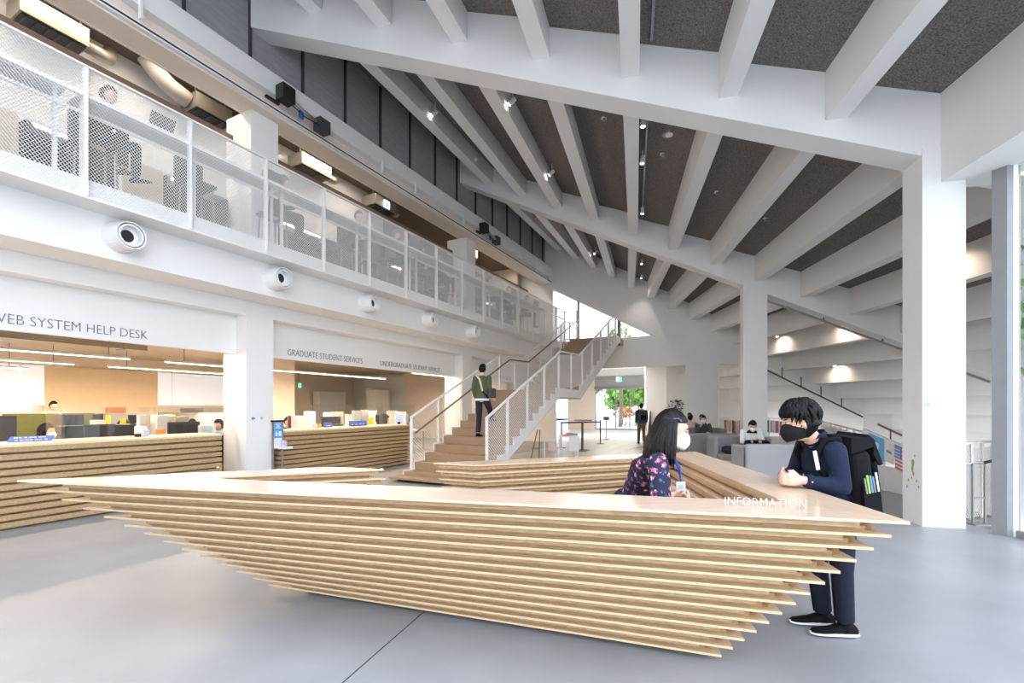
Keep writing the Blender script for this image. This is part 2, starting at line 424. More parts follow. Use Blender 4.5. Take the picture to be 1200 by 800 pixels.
# gallery room
gr = struct('wall_back_gallery')
MB(XB).box(-10.05,-9.9,U0,10.6,5.35,7.78).build('partition', WHITE, gr)
MB(XB).box(-10.07,-9.88,U0,10.6,4.36,5.35).build('dark_wainscot', mat('brown_wainscot', (.12,.085,.06), .7), gr)
MB(XB).box(-19.8,-7.5,U0,18.9,4.35,4.362).build('carpet', mat('dark_brown_carpet', (.07,.055,.045), .95, var=.3, scale=30), gr)
MB(XB).box(-20,-19.8,U0,U1,4.35,7.9).build('back_wall', BEIGE, gr)
MB(XB).box(-20,-9.3,18.4,18.6,4.35,7.78).build('end_wall', BEIGE, gr)
cg = struct('ceiling_gallery')
MB(XB).box(-20,-8.5,U0,U1,7.78,7.95).build('gallery_ceiling', mat('brown_ceiling', (.16,.125,.095), .8), cg)
for k in range(4): MB(XB).box(-18,-11,11.4+2*k,11.6+2*k,7.35,7.78).build('ceiling_beam', BEIGE, cg)
# office rooms under the gallery
of = struct('wall_back_office')
MB(XB).box(-20.3,-20,U0,U1,0,1.42).build('sill_wall', BEIGE, of)
MB(XB).box(-20.3,-20,U0,U1,2.82,4.11).build('top_wall', BEIGE, of)
# wall segments between the windows (seen beyond the help desk: panel, window, panel ...)
for a, b in ((U0,1.0),(3.6,4.2),(5.9,9.0),(13.2,U1)): MB(XB).box(-20.3,-20,a,b,1.42,2.82).build('pier', BEIGE, of)
MB(XB).box(-19.95,-19.9,6.15,9.3,.9,2.86).build('tan_board', TANP, of)
MB(XB).box(-20,-19.98,9.3,18.9,0,3.3).build('inner_lining', BEIGE, of)
MB(XB).box(-20,-8.75,U0-.2,U0,0,4.11).build('side_wall', BEIGE, of)
MB(XB).box(-16.2,-15.2,10.6,11.6,0,3.3).build('office_pillar', BEIGE, of)
MB(XB).box(-16.0,-10.0,18.7,18.9,0,3.3).build('side_wall', BEIGE, of)
co = struct('ceiling_office')
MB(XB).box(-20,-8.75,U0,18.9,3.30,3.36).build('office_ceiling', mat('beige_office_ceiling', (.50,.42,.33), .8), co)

# ---- far wall with the passage opening, the sloping window and the stepped edge
fw = struct('wall_back')
def n_of(d): return (d+4.38)/.79
outer = [(-20,0),(-7.8,0),(-7.8,3.2),(-2.26,3.2),(-2.26,0),(-1.1,0),(-1.1,3.2),(.3,3.17),(3.34,1.285),(3.34,-4.2),(12,-4.2),(12,-3.3),(-8.1,9.7),(-20,9.7)]
tri = [(-7.85,4.37),(-3.35,4.37),(-7.85,6.85)]
sheet(outer, [tri], lambda a, b, c: W(a, 19.1+c, b), .3, 'far_wall_panel', WHITE, fw)
# window frames in the sloping opening
wf = struct('window_1')
for d, w in ((-6.75,.09),(-4.98,.13)):
    top = 4.37+(6.85-4.37)*(-3.35-d)/4.5
    MB(XB).box(d,d+w,19.2,19.32,4.37,top-.02).build('mullion', GREYP, wf)
MB(XB).hexa([(-7.85,19.2,6.77),(-7.85,19.3,6.77),(-3.45,19.3,4.37),(-3.45,19.2,4.37),(-7.85,19.2,6.84),(-7.85,19.3,6.84),(-3.37,19.3,4.42),(-3.37,19.2,4.42)]).build('sloping_frame', WHITE, wf)
MB(XB).box(-7.85,-3.4,19.2,19.3,4.37,4.46).build('bottom_frame', WHITE, wf)
for a, b in ((-7.8,-6.76),(-6.65,-4.99),(-4.84,-3.5)):
    za = 4.37+2.48*(-3.35-a)/4.5-.1; zb = 4.37+2.48*(-3.35-b)/4.5-.08
    MB(XB).hexa([(a,19.25,4.45),(b,19.25,4.45),(b,19.26,4.45),(a,19.26,4.45),(a,19.25,za),(b,19.25,max(zb,4.47)),(b,19.26,max(zb,4.47)),(a,19.26,za)]).build('pane', GLASS, wf)
MB(XB).box(-8.1,-4.7,18.6,19.1,4.1,4.35).build('landing_floor', STAIRW, wl)
# passage to the entrance
pw = struct('wall_passage')
LG = mat('grey_passage_wall', (.42,.41,.40), .6, var=.03)
PW = mat('passage_ceiling_paint', (.7,.7,.68), .6, var=.02)
MB(XB).box(-13,1,19.4,31.3,3.67,3.8).build('passage_ceiling', PW, pw)
MB(XB).box(-3.59,1,23,23.25,0,3.67).build('passage_side_panel', WHITE, pw)
MB(XB).box(-11.6,-9.62,31.0,31.3,0,3.67).build('beige_pier', BEIGE, pw)
MB(XB).box(-9.62,-5.3,31.0,31.3,2.98,3.67).build('door_lintel', LG, pw)
MB(XB).box(-5.3,1,31.0,31.3,0,3.67).build('grey_pier', LG, pw)
MB(XB).box(-13.2,-13,19.4,31.3,0,3.67).build('passage_end', BEIGE, pw)
dr = struct('door_1')
MB(XB).box(-9.62,-5.3,30.9,31.2,2.78,2.98).build('door_operator', GREYM, dr)
for d in (-9.6,-8.2,-7.25,-6.2,-5.36): MB(XB).box(d,d+.06,31.08,31.14,0,2.8).build('door_stile', GREYP, dr)
for a, b in ((-9.54,-8.2),(-8.14,-7.25),(-7.19,-6.2),(-6.14,-5.36)):
    MB(XB).box(a,b,31.1,31.11,.1,2.78).build('pane', GLASS, dr); MB(XB).box(a,b,31.08,31.14,0,.1).build('bottom_rail', GREYP, dr)

# ---- the stepped roof: three girders, fanned joists, dark boards between
CB = struct('ceiling')
def G0(n): return Vector((.062+1.571*n, .55-.34*n, 0))
def G1(n): return Vector((1.766+1.308*n, 6.87-.32*n, 0))
def G2(n): return Vector((3.47+1.045*n, 13.19-.30*n, 0))
def G3(n): return Vector(W(-4.38+.79*n, 19.1, 0))
def G4(n): return G3(n)*1.9-G2(n)*.9
def Gm(n): return G1(n)*1.7-G2(n)*.7      # front end of the first bay
def zj(n): return 6.47-.513*n
bays = [(Gm, G1, -5, 3), (G1, G2, -5, 20), (G2, G3, -5, 20), (G3, G4, 3, 20)]
for bi, (A, B, n0, n1) in enumerate(bays):
    for n in range(n0, n1):
        a, b = A(n), B(n); z = zj(n)
        if n > n0 and not (bi == 0 and n > 2):
            s = .3/(b-a).length if bi in (1, 2) else 0
            p = a.lerp(b, s)
            MB().bar((p.x,p.y,z+.33), (b.x,b.y,z+.33), .26, .66).build('joist', WHITE, CB)
        if bi == 0 and n >= 3: continue
        la, lb = .10, .90
        a0, a1, b0, b1 = A(n+la), A(n+lb), B(n+la), B(n+lb)
        za, zb = z+.57-.06, z-.513+.57+.05
        e0, e1 = A(n), A(n+1); f0, f1 = B(n), B(n+1)
        MB().hexa([(e0.x,e0.y,za),(e1.x,e1.y,zb),(f1.x,f1.y,zb),(f0.x,f0.y,za),(e0.x,e0.y,za+.3),(e1.x,e1.y,zb+.3),(f1.x,f1.y,zb+.3),(f0.x,f0.y,za+.3)]).build('ceiling_board', FELT, CB)
def girder(G, n0, n1, z0, k, th, h, name):
    a, b = G(n0), G(n1); t = (b-a).normalized(); q = Vector((-t.y, t.x, 0))
    if q.y < 0: q = -q
    q *= th; za, zb = z0+k*n0, z0+k*n1
    MB().hexa([(a.x,a.y,za),(b.x,b.y,zb),(b.x+q.x,b.y+q.y,zb),(a.x+q.x,a.y+q.y,za),(a.x,a.y,za+h),(b.x,b.y,zb+h),(b.x+q.x,b.y+q.y,zb+h),(a.x+q.x,a.y+q.y,za+h)]).build(name, WHITE, CB)
girder(G1, -5.2, 16, 6.13, -.48, .41, 1.35, 'girder')
girder(G2, -5.0, 19, 6.18, -.513, .41, 1.3, 'girder')
a, b = G1(2.9), G0(2.9); b = a.lerp(b, 1.5); q = Vector((.98,-.15,0))*.8
MB().hexa([(a.x,a.y+.2,4.45),(b.x,b.y,4.45),(b.x+q.x,b.y+q.y,4.45),(a.x+q.x,a.y+q.y+.2,4.45),(a.x,a.y+.2,6.3),(b.x,b.y,6.3),(b.x+q.x,b.y+q.y,6.3),(a.x+q.x,a.y+q.y+.2,6.3)]).build('edge_girder', WHITE, CB)
# columns in the hall
for k, (p, w, dep, zt) in enumerate(((( 5.33,5.985), .47, .44, 4.9), ((6.21,12.37), .58, .45, 5.0))):
    t = (G1(3)-G1(0)).normalized() if k == 0 else (G2(3)-G2(0)).normalized(); q = Vector((-t.y, t.x, 0))
    pl = [Vector((p[0],p[1],0)), Vector((p[0],p[1],0))+t*w, Vector((p[0],p[1],0))+t*w+q*dep, Vector((p[0],p[1],0))+q*dep]
    c = MB().prism([(v.x,v.y) for v in pl], 0, zt).build('column', WHITE); c['kind'] = 'structure'
# unseen wall added to block daylight from the void, then the far end wall
wr = struct('wall_blocker_and_end')
a, b = G1(3.65), G1(19)
MB().prism([(a.x,a.y+.1),(b.x,b.y+.1),(b.x,b.y+.3),(a.x,a.y+.3)], -4.2, 4.6).build('end_wall', WHITE, wr)
a, b = G4(1.6), G4(21); MB().prism([(a.x,a.y),(b.x,b.y),(b.x,b.y+.2),(a.x,a.y+.2)], -4.2, 6.5).build('end_wall', WHITE, wr)
wfr = struct('wall_front')
MB().prism([(-14,-6.9),(-3.2,-6.9),(-3.2,-6.6),(-14,-6.6)], 0, 10.5).build('solid_bay', WHITE, wfr)
# facade on the right
fr = struct('window_2')
ed = (G0(2.9)-G1(2.9)).normalized()
m0 = Vector((5.89,5.65,0))
def slabp(p, e, l, q, w, z0, z1, name, m, par):
    a = p; b = p+e*l; r_ = q*w
    MB().prism([(a.x,a.y),(b.x,b.y),(b.x+r_.x,b.y+r_.y),(a.x+r_.x,a.y+r_.y)], z0, z1).build(name, m, par)
qd = Vector((-ed.y, ed.x, 0)); qd = qd if qd.x > 0 else -qd
slabp(Vector((5.89,5.66,0)), Vector((.29,-.957,0)), .145, qd, .14, 0, 4.45, 'mullion', GREYP, fr)
slabp(Vector((6.005,5.56,0)), ed, .05, qd, .05, 0, 4.45, 'glazing_bead', WHITE, fr)
slabp(Vector((6.04,5.5,0)), ed, 9.5, qd, .012, .08, 4.45, 'pane', GLASS, fr)
slabp(Vector((6.02,5.5,0)), ed, 9.5, qd, .06, 0, .08, 'sill', GREYP, fr)

# ---- light the building has
def area(loc, sx, sy, e, col, dirn=(0,0,-1), parent=None, name='ceiling_light'):
    return lamp(name, 'AREA', loc, e, col, parent, dirn, shape='RECTANGLE', size=sx, size_y=sy)
WARM = (1, .78, .55); SOFT = (1, .90, .80)
# ================================================================== INFORMATION DESK
TOP = [Vector((-3.527,3.284)), Vector((1.812,2.096)), Vector((2.15,5.40))]
BOT = [Vector((-2.05,3.885)), Vector((1.26,2.77)), Vector((1.66,4.95))]
WF, WR, WB_ = .37, .35, .30
def ln(p, q, o):
    t = (q-p).normalized(); nn = Vector((-t.y, t.x)); return p+nn*o, t
def ix(a, b):
    (p, t), (q, s) = a, b; den = t.x*s.y-t.y*s.x; w = q-p; return p+t*((w.x*s.y-w.y*s.x)/den)
def ring(t, s, k):
    L, Rr, B = [a.lerp(b, t) for a, b in zip(TOP, BOT)]
    F = lambda o: ln(L, Rr, o); Q = lambda o: ln(Rr, B, o); K = lambda o: ln(B, L, o)
    oL, oR, oB = ix(F(s), K(s)), ix(F(s), Q(s)), ix(Q(s), K(s))
    iL, iR, iB = ix(F(WF-s), K(WB_-s)), ix(F(WF-s), Q(WR-s)), ix(Q(WR-s), K(WB_-s))
    dr_ = Vector((.6,-.17)).normalized()
    c1 = (Vector((-1.545-s*1.2+.012*k, 4.01)), dr_); c2 = (Vector((-.728+s*1.2+.03*k, 4.32)), Vector((.642,-.27)).normalized())
    eo, ei = ix(K(s), c1), ix(K(WB_-s), c1); to, ti = ix(K(s), c2), ix(K(WB_-s), c2)
    return dict(front=[oL, oR, iR, iL], right=[oR, oB, iB, iR], back=[oB, to, ti, iB], left=[oL, iL, ei, eo])
def cut_tips(rg, c):
    f, r, b, l = rg['front'], rg['right'], rg['back'], rg['left']; mv = lambda p, q, t: p+(q-p).normalized()*t
    return dict(front=[mv(f[0],f[1],c), mv(f[1],f[0],c*.62), f[2], f[3]], right=[mv(r[0],r[1],c*.4), mv(r[1],r[0],.05), r[2], r[3]], back=[mv(b[0],b[1],.05)]+b[1:], left=[mv(l[0],l[3],c)]+l[1:])
desk = thing('information_desk', 'large triangular information desk of stacked pale plywood boards with overhanging pointed ends', 'desk', (0,3.4,0))
PITCH = .0746
for k in range(14):
    z = 1.03-PITCH*k; rb = ring(k/13, 0, k)
    for arm, poly in rb.items():
        m = (WOODTOP if arm in ('front','left') else WOODRT) if k == 0 else (PLYEDGE if arm != 'right' else WOODRT)
        MB().prism([tuple(p) for p in poly], z-.014, z).build('board', m, desk)
    if k < 13:
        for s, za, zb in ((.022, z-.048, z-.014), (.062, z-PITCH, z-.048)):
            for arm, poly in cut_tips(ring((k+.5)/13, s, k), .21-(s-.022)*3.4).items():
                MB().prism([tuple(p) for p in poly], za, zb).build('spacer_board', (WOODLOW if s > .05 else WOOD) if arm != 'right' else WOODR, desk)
for arm, poly in ring(1.0, .10, 13).items():
    MB().prism([tuple(p) for p in poly], 0, .047).build('plinth', BLACK, desk)
inf = thing('information_sign', 'white upright letters reading INFORMATION on the near edge of the plywood desk', 'sign', (1.3,2.42,1.03))
inf_r = Vector((.387,-.090,0)).normalized()
letters('INFORMATION', inf, Vector((1.13,2.46,1.031)), inf_r, ZD, .40, .044, .006, mat('white_acrylic', (.9,.9,.9), .3), thin=-.028)

# ================================================================== OFFICE COUNTERS
def counter(label, ua, ub):
    r = thing('service_counter', label, 'counter', W(-8.6,(ua+ub)/2,0))
    MB(XB).box(-9.1,-8.29,ua,ub,1.045,1.08).build('counter_top', WOODBL, r)
    n = 11; p = 1.045/n
    for i in range(n):
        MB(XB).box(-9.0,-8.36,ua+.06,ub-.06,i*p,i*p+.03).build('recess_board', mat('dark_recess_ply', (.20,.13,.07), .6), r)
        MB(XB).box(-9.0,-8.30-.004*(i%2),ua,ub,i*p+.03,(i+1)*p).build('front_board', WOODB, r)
    return r
counter('long brown slatted wooden counter under the WEB SYSTEM HELP DESK lettering', -3.0, 4.87)
counter('brown slatted wooden counter under the GRADUATE STUDENT SERVICES lettering', 6.0, 9.95)

def wall_sign(text, ua, ub, z, cap, label):
    r = thing('wall_sign', label, 'sign', W(-8.64,(ua+ub)/2,z))
    letters(text, r, W(-8.645,ua,z), UD, ZD, ub-ua, cap, .006, SIGNG, thin=-.016)
wall_sign('WEB SYSTEM HELP DESK', 2.14, 3.90, 2.645, .135, 'thin grey capital letters reading WEB SYSTEM HELP DESK on the white lintel')
def u_at(px, d): r = (px-600)/540; return -d*(C_+S_*r)/(S_-C_*r)
wall_sign('GRADUATE STUDENT SERVICES', u_at(336.5,-8.645), u_at(425,-8.645), 2.645, .135, 'thin grey letters reading GRADUATE STUDENT SERVICES on the lintel beside the column')
wall_sign('UNDERGRADUATE STUDENT SERVICES', u_at(445.5,-8.645), u_at(516,-8.645), 2.645, .135, 'small distant grey letters reading UNDERGRADUATE STUDENT SERVICES on the lintel')
wall_sign('IT HOUSE', u_at(585,-8.645), u_at(599,-8.645), 2.645, .135, 'tiny faint grey letters on the lintel behind the stair railing')

# ================================================================== STAIR
st = thing('staircase', 'straight oak staircase with white mesh railings climbing to the gallery', 'staircase', W(-5.65,12,0))
DL, DR = -6.6, -4.72
def step(u0, u1, z0, z1):
    MB(XB).box(DL,DR,u0,u1+.03,z1-.04,z1).box(DL,DR,u0,u0+.03,z0,z1-.04).build('step', STAIRW, st)
N1, H1 = 12, 2.05; u = 7.7; run = 4.3/N1
saw = []
for i in range(N1):
    step(7.7+i*run, 7.7+(i+1)*run, i*H1/N1, (i+1)*H1/N1)
    saw += [(7.7+i*run, i*H1/N1), (7.7+i*run, (i+1)*H1/N1)]
MB(XB).box(DL,DR,12.0,13.6,H1-.05,H1).build('landing', STAIRW, st)
N2, H2 = 13, 2.30; run2 = 4.7/N2
for i in range(N2):
    step(13.6+i*run2, 13.6+(i+1)*run2, H1+i*H2/N2, H1+(i+1)*H2/N2)
    saw += [(13.6+i*run2, H1+i*H2/N2), (13.6+i*run2, H1+(i+1)*H2/N2)]
saw += [(18.6, 4.35)]
under = [(18.6,4.16), (18.3,4.10), (13.75,1.83), (11.95,1.83), (8.0,0)]
for d0, nm in ((DR,'stringer'), (DL-.03,'stringer')):
    sheet([(a, b+.03) for a, b in saw]+under, [], lambda a, b, c, d0=d0: W(d0+c, a, b), .03, nm, STEELW, st)
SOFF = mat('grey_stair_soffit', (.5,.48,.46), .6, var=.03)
MB(XB).hexa([(DL,8.1,.0),(DR,8.1,.0),(DR,11.97,1.80),(DL,11.97,1.80),(DL,8.05,.02),(DR,8.05,.02),(DR,11.95,1.86),(DL,11.95,1.86)]).build('soffit', SOFF, st)
MB(XB).box(DL,DR,11.95,13.75,1.80,1.84).build('soffit', SOFF, st)
MB(XB).hexa([(DL,13.75,1.80),(DR,13.75,1.80),(DR,18.4,4.08),(DL,18.4,4.08),(DL,13.72,1.84),(DR,13.72,1.84),(DR,18.4,4.14),(DL,18.4,4.14)]).build('soffit', SOFF, st)
MB(XB).box(-6.72,-5.3,7.36,7.74,.06,.10).build('bottom_board', STAIRW, st)
MB(XB).box(-6.6,-5.5,7.5,7.74,0,.06).build('toe_recess', BLACK, st)
def zt(u):      # tread height line
    return 0 if u < 7.7 else (u-7.7)/4.3*H1 if u < 12 else H1 if u < 13.6 else H1+(min(u,18.3)-13.6)/4.7*H2
RAILP = [(7.95,1.32), (12.0,3.10), (13.6,3.16), (17.5,5.02), (18.9,5.08)]
def zr(u):
    for (a, za), (b, zb) in zip(RAILP, RAILP[1:]):
        if u <= b: return za+(zb-za)*(u-a)/(b-a)
    return RAILP[-1][1]
def stair_rail(label, d, posts):
    r = thing('stair_railing', label, 'railing', W(d,12,0))
    for (a, za), (b, zb) in zip(RAILP, RAILP[1:]): MB().bar(W(d,a-.01,za), W(d,b+.01,zb), .055, .035).build('top_rail', STEELW, r)
    for u in posts: MB(XB).box(d-.03,d+.03,u-.014,u+.014,zt(u)+.02 if u > 8.1 else .02,zr(u)).build('post', STEELW, r)
    for a, b in zip(posts, posts[1:]):
        z0 = max(zt(a), zt(b)-(zr(b)-zr(a)))+.06; hh = zr(a)-z0-.03
        mb = expanded(b-a-.03, hh, .055, .032, .013, slope=(zr(b)-zr(a))/(b-a))
        o = mb.build('mesh_infill', STEELW, None, kind='stuff'); o.parent = r; o.location = Vector(W(d,a+.015,z0))-Vector(OFF[r.name])
    return r
stair_rail('white mesh railing on the right hand side of the oak stairs', DR+.02, [7.97]+[8.85+i for i in range(10)])
sr = stair_rail('white mesh railing with dark handrail on the left of the oak stairs', DL-.02, [7.97]+[8.95+i for i in range(10)])
hp = [(8.0,.99),(12.45,3.0),(13.8,3.05),(17.95,4.92),(18.9,5.35)]
MB().tube([W(DL+.07,a,b) for a, b in hp], .022, 10).build('handrail', BROWN, sr, smooth=True)
for i in range(1, 10):
    u = 7.97+i*1.0; z = .99+(u-8)*.452 if u < 12.45 else 3.02 if u < 13.8 else 3.05+(u-13.8)*.45
    MB().cyl(W(DL-.01,u,z-.05), W(DL+.06,u,z-.02), .008, n=6).build('handrail_bracket', STEELW, sr)

# ================================================================== GALLERY RAILING
gl = thing('gallery_railing', 'long white expanded mesh railing along the upper gallery edge', 'railing', W(-7.24,8,4.11))
ph = expanded(1.16, 1.58, .040, .0235, .0082).data('mesh_panel', STEELW)
D = -7.215
for k in range(-3, 15):
    u = 2.6+1.18*k
    if u > 18.9: break
    MB(XB).box(D-.05,D+.03,u-.016,u+.016,4.11,5.71).build('post', STEELW, gl)
    if u < 17.3:
        o = put('mesh_panel', ph, gl, kind='stuff'); o.location = Vector(W(D,u+.01,4.115))-Vector(OFF[gl.name])
mb = expanded(.95, 1.58, .040, .0235, .0082); o = mb.build('mesh_panel', STEELW, None, kind='stuff'); o.parent = gl; o.location = Vector(W(D,17.95,4.115))-Vector(OFF[gl.name])
MB(XB).box(D-.02,D+.03,-1,18.95,5.695,5.72).build('top_rail', STEELW, gl)
MB(XB).box(D-.04,D,-1,18.95,5.345,5.395).build('mid_rail', STEELW, gl)
MB(XB).box(D-.03,D+.03,-1,18.95,4.10,4.125).build('bottom_rail', STEELW, gl)
MB(XB).box(D-.03,D+.03,18.9,18.95,4.35,5.71).build('post', STEELW, gl)
for z in (5.70, 5.22, 4.5): MB(XB).box(D,D+.55,18.9,18.93,z-.02,z+.02).build('return_rail', STEELW, gl)
MB(XB).box(D+.52,D+.56,18.89,18.93,4.35,5.72).build('post', STEELW, gl)
br = struct('trim_2')
for a, b in ((U0,-1.92), (-1.37,5.34), (5.89,12.6), (13.15,18.4)): MB(XB).box(-8.8,-8.74,a,b,6.62,6.71).build('brown_transom', BROWN, br)
# window counter with strip lights behind the railing
GC = []
for i, (a, b) in enumerate(((-1.0,2.45), (2.55,5.25), (5.3,8.9), (9.0,12.5), (12.6,16.6))):
    r = thing('gallery_counter', 'white work counter behind the gallery mesh, %s of the five from the left' % ('first','second','third','fourth','fifth')[i], 'counter', W(-7.7,(a+b)/2,4.35), 'work counters behind the gallery mesh')
    MB(XB).box(-7.62,-7.30,a,b,5.355,5.39).build('counter_top', WHITE, r)
    MB(XB).box(-7.34,-7.31,a,b,5.17,5.205).build('lower_rail', WHITE, r)
    for u in (a+.05, (a+b)/2, b-.1): MB(XB).box(-7.40,-7.36,u,u+.04,4.362,5.355).build('counter_leg', WHITE, r)
for i, (a, e) in enumerate(((-1.0,1.65), (2.5,3.5), (4.2,5.25), (5.9,8.6), (9.0,12.3), (13.2,17.0))):
    r = thing('gallery_bookcase', 'low dark bookcase behind the gallery mesh, %s of the six from the left' % ('first','second','third','fourth','fifth','sixth')[i], 'bookcase', W(-8.95,(a+e)/2,4.36), 'dark bookcases behind the gallery mesh')
    DB = mat('dark_bookcase_wood', (.045,.032,.025), .6)
    MB(XB).box(-9.12,-9.10,a,e,4.362,5.5).build('back_panel', DB, r); MB(XB).box(-9.1,-8.75,a,e,5.46,5.5).build('top_board', WHITE, r)
    for z in (4.9, 5.2): MB(XB).box(-9.1,-8.76,a+.02,e-.02,z,z+.03).build('shelf', DB, r)
    for u in (a, (a+e)/2, e-.03): MB(XB).box(-9.1,-8.75,u,u+.03,4.362,5.46).build('side_panel', DB, r)
    MB(XB).box(-8.78,-8.75,a+.1,a+.1+(e-a)*.5,5.42,5.455).build('strip_light', LEDW, r)


# ================================================================== AIR NOZZLES
NZ = None
for i, u in enumerate((3.12, 5.40, 7.64, 9.82, 11.94)):
    c = Vector(W(-7.65,u,3.865))
    if NZ is None:
        NZ = thing('air_nozzle', 'round white air nozzle on the beam, nearest of the five', 'air nozzle', c, 'air nozzles along the gallery beam')
        A = (VD+UD*.06-ZD*.04).normalized(); q = lambda t: c+A*t
        MB().cyl(c-VD*.02, q(.17), .215, .185, n=28).cyl(q(.17), q(.26), .185, .178, n=28, cap=False).build('housing', WHITE, NZ, smooth=False)
        rg = MB(); e = 32; a_ = A.orthogonal().normalized(); b_ = A.cross(a_)
        def ringm(mb, r0, r1, t0, t1):
            vs = []
            for r, t in ((r0,t0),(r1,t0),(r1,t1),(r0,t1)):
                for k in range(e): vs.append(q(t)+(a_*math.cos(2*math.pi*k/e)+b_*math.sin(2*math.pi*k/e))*r)
            fs = []
            for l in range(4):
                for k in range(e): fs.append((l*e+k, l*e+(k+1)%e, ((l+1)%4)*e+(k+1)%e, ((l+1)%4)*e+k))
            return mb.add(vs, fs)
        ringm(rg, .163, .18, .20, .285).build('outer_ring', WHITE, NZ)
        ringm(MB(), .148, .165, .18, .23).build('gap_ring', DARK, NZ)
        ringm(MB(), .122, .148, .16, .275).build('inner_ring', WHITE, NZ)
        ringm(MB(), .08, .123, .17, .18).build('inner_cone', WHITE, NZ)
        MB().cyl(q(.171), q(.177), .09, n=24).build('throat', BLACK, NZ)
    else: dup(NZ, c, 0, 'round white air nozzle on the beam, %s from the left' % ('','second','third','fourth','fifth and farthest')[i])
# ================================================================== LAMPS
def pt(px, py, Y): return Vector(((px-600)/540*Y, Y, 1.55-(py-477)/540*Y))
def lin_lamp(d, ua, ub, z, e, label, group):
    r = thing('linear_light', label, 'light', W(d,(ua+ub)/2,z), group)
    MB(XB).box(d-.035,d+.035,ua,ub,z,z+.05).build('housing', WHITE, r)
    MB(XB).box(d-.03,d+.03,ua+.01,ub-.01,z-.012,z).build('diffuser', LED, r)
    for u in (ua+.4, ub-.4): MB(XB).box(d-.008,d+.008,u,u+.016,z+.05,3.3).build('hanger', GREYM, r)
    lamp('lamp', 'AREA', W(d,(ua+ub)/2,z-.03), e, WARM, r, (0,0,-1), shape='RECTANGLE', size=.12, size_y=ub-ua).rotation_euler = (0, 0, -.478)
ords = ('first','second','third','fourth')
for i, (d, z, e) in enumerate(((-8.95,2.60,150), (-12.4,2.63,260), (-15.2,2.63,260), (-18.0,2.63,260))):
    lin_lamp(d, -5.0, 5.25, z, e, 'warm linear light over the help desk office, %s row from the counter' % ords[i], 'linear lights over the help desk office')
for i, (d, z, ub, e) in enumerate(((-8.95,2.60,12.5,130), (-12.4,2.63,13.4,420), (-15.2,2.63,10.2,330))):
    lin_lamp(d, 5.95, ub, z, e, 'warm linear light over the graduate office, %s row from the counter' % ords[i], 'linear lights over the graduate office')
lin_lamp(-11.0, 13.3, 18.0, 2.8, 110, 'warm linear light in the room behind the stairs', 'linear lights')
def gal_lamp(d, ua, ub, z, e, label):
    r = thing('gallery_light', label, 'light', W(d,(ua+ub)/2,z), 'gallery ceiling lights')
    MB(XB).box(d-.05,d+.05,ua,ub,z,z+.06).build('housing', WHITE, r); MB(XB).box(d-.045,d+.045,ua,ub,z-.01,z).build('diffuser', LEDW, r)
    for u in (ua+.2, ub-.2): MB(XB).box(d-.01,d+.01,u,u+.02,z+.06,7.78).build('hanger', GREYM, r)
    lamp('lamp', 'AREA', W(d,(ua+ub)/2,z-.03), e, (1,.84,.66), r, (0,0,-1), shape='RECTANGLE', size=.15, size_y=ub-ua).rotation_euler = (0, 0, -.478)
gal_lamp(-9.0, -4.5, 1.2, 7.70, 50, 'slim white gallery ceiling light above the left end of the mesh railing')
gal_lamp(-9.0, 1.6, 5.0, 7.70, 50, 'slim white gallery ceiling light left of the upper column')
gal_lamp(-9.0, 6.4, 9.6, 7.70, 50, 'slim white gallery ceiling light right of the upper column')
gal_lamp(-12.2, 11.0, 17.6, 7.25, 170, 'slim white light in the deep open part of the gallery')
gal_lamp(-9.0, 13.4, 17.6, 7.70, 70, 'slim white light near the far end of the gallery')

# spot lamps hung along the joists
def ceil_pt(t, n, bay):
    A, B = ((G1,G2), (G2,G3), (Gm,G1))[bay]; p = A(n).lerp(B(n), t); f = n-math.floor(n)
    return Vector((p.x, p.y, zj(math.floor(n))+.57-.06+(-.513+.11)*f))
def spot_at(px, py, n):
    z = zj(n)+.26+(-.1 if n else 0); return pt(px, py, (z-1.55)*540/(477-py))
def spot(p, label, e=45, aim=(0,0,-1), track=None):
    r = thing('spot_lamp', label, 'spot lamp', p, 'spot lamps under the roof')
    MB().cyl((p.x,p.y,p.z+.34), (p.x,p.y,p.z+.0), .012, n=8).build('stem', WHITE, r)
    a = Vector(aim).normalized(); c = Vector(p)
    MB().cyl(c-a*.06, c+a*.10, .045, .05, n=14).build('head', WHITE, r)
    MB().cyl(c+a*.098, c+a*.104, .036, n=14).build('lens', SPOTE, r)
    lamp('beam', 'SPOT', c+a*.12, e, (1,.86,.78), r, a, spot_size=R(95), spot_blend=.7, shadow_soft_size=.04)
sp = [(510,132,-4,(-.9,.1,-.6)), (557,187,-4,(-.9,.1,-.6)), (601,118,-2,(-.8,.1,-.7)), (647,202,-2,(-.8,.1,-.7)), (754,142,0,(-.1,0,-1)), (753,186,0,(-.1,0,-1)), (753,246,0,(-.1,0,-1)),
      (752,306,0,(-.1,0,-1)), (752,323,0,(-.1,0,-1)), (698,295,-2,(-.6,0,-.9)), (627,256,-4,(-.9,0,-.7)), (650,282,-4,(-.9,0,-.7))]
nm = ('first','second','third','fourth','fifth','sixth','seventh','eighth','ninth','tenth','eleventh','twelfth')
spw = ['small white spot lamp under the dark roof by the leftmost joist, near the big girder', 'small white spot lamp halfway along the leftmost joist', 'small white spot lamp behind the big girder right of the third joist', 'small white spot lamp by the third joist in the middle bay',
       'small spot lamp on the central track just behind the big girder', 'small spot lamp in the middle of the central ceiling track', 'small spot lamp at the far end of the central track, middle bay', 'small spot lamp on the distant central track, nearer one', 'small spot lamp on the distant central track by the far wall',
       'tiny spot lamp beside the third joist in the far bay', 'tiny spot lamp at the leftmost joist of the far bay', 'tiny spot lamp near the far wall end of the leftmost joist']
for (px, py, n, aim), lb in zip(sp, spw): spot(spot_at(px, py, n), lb, 170 if py < 250 else 55, aim)
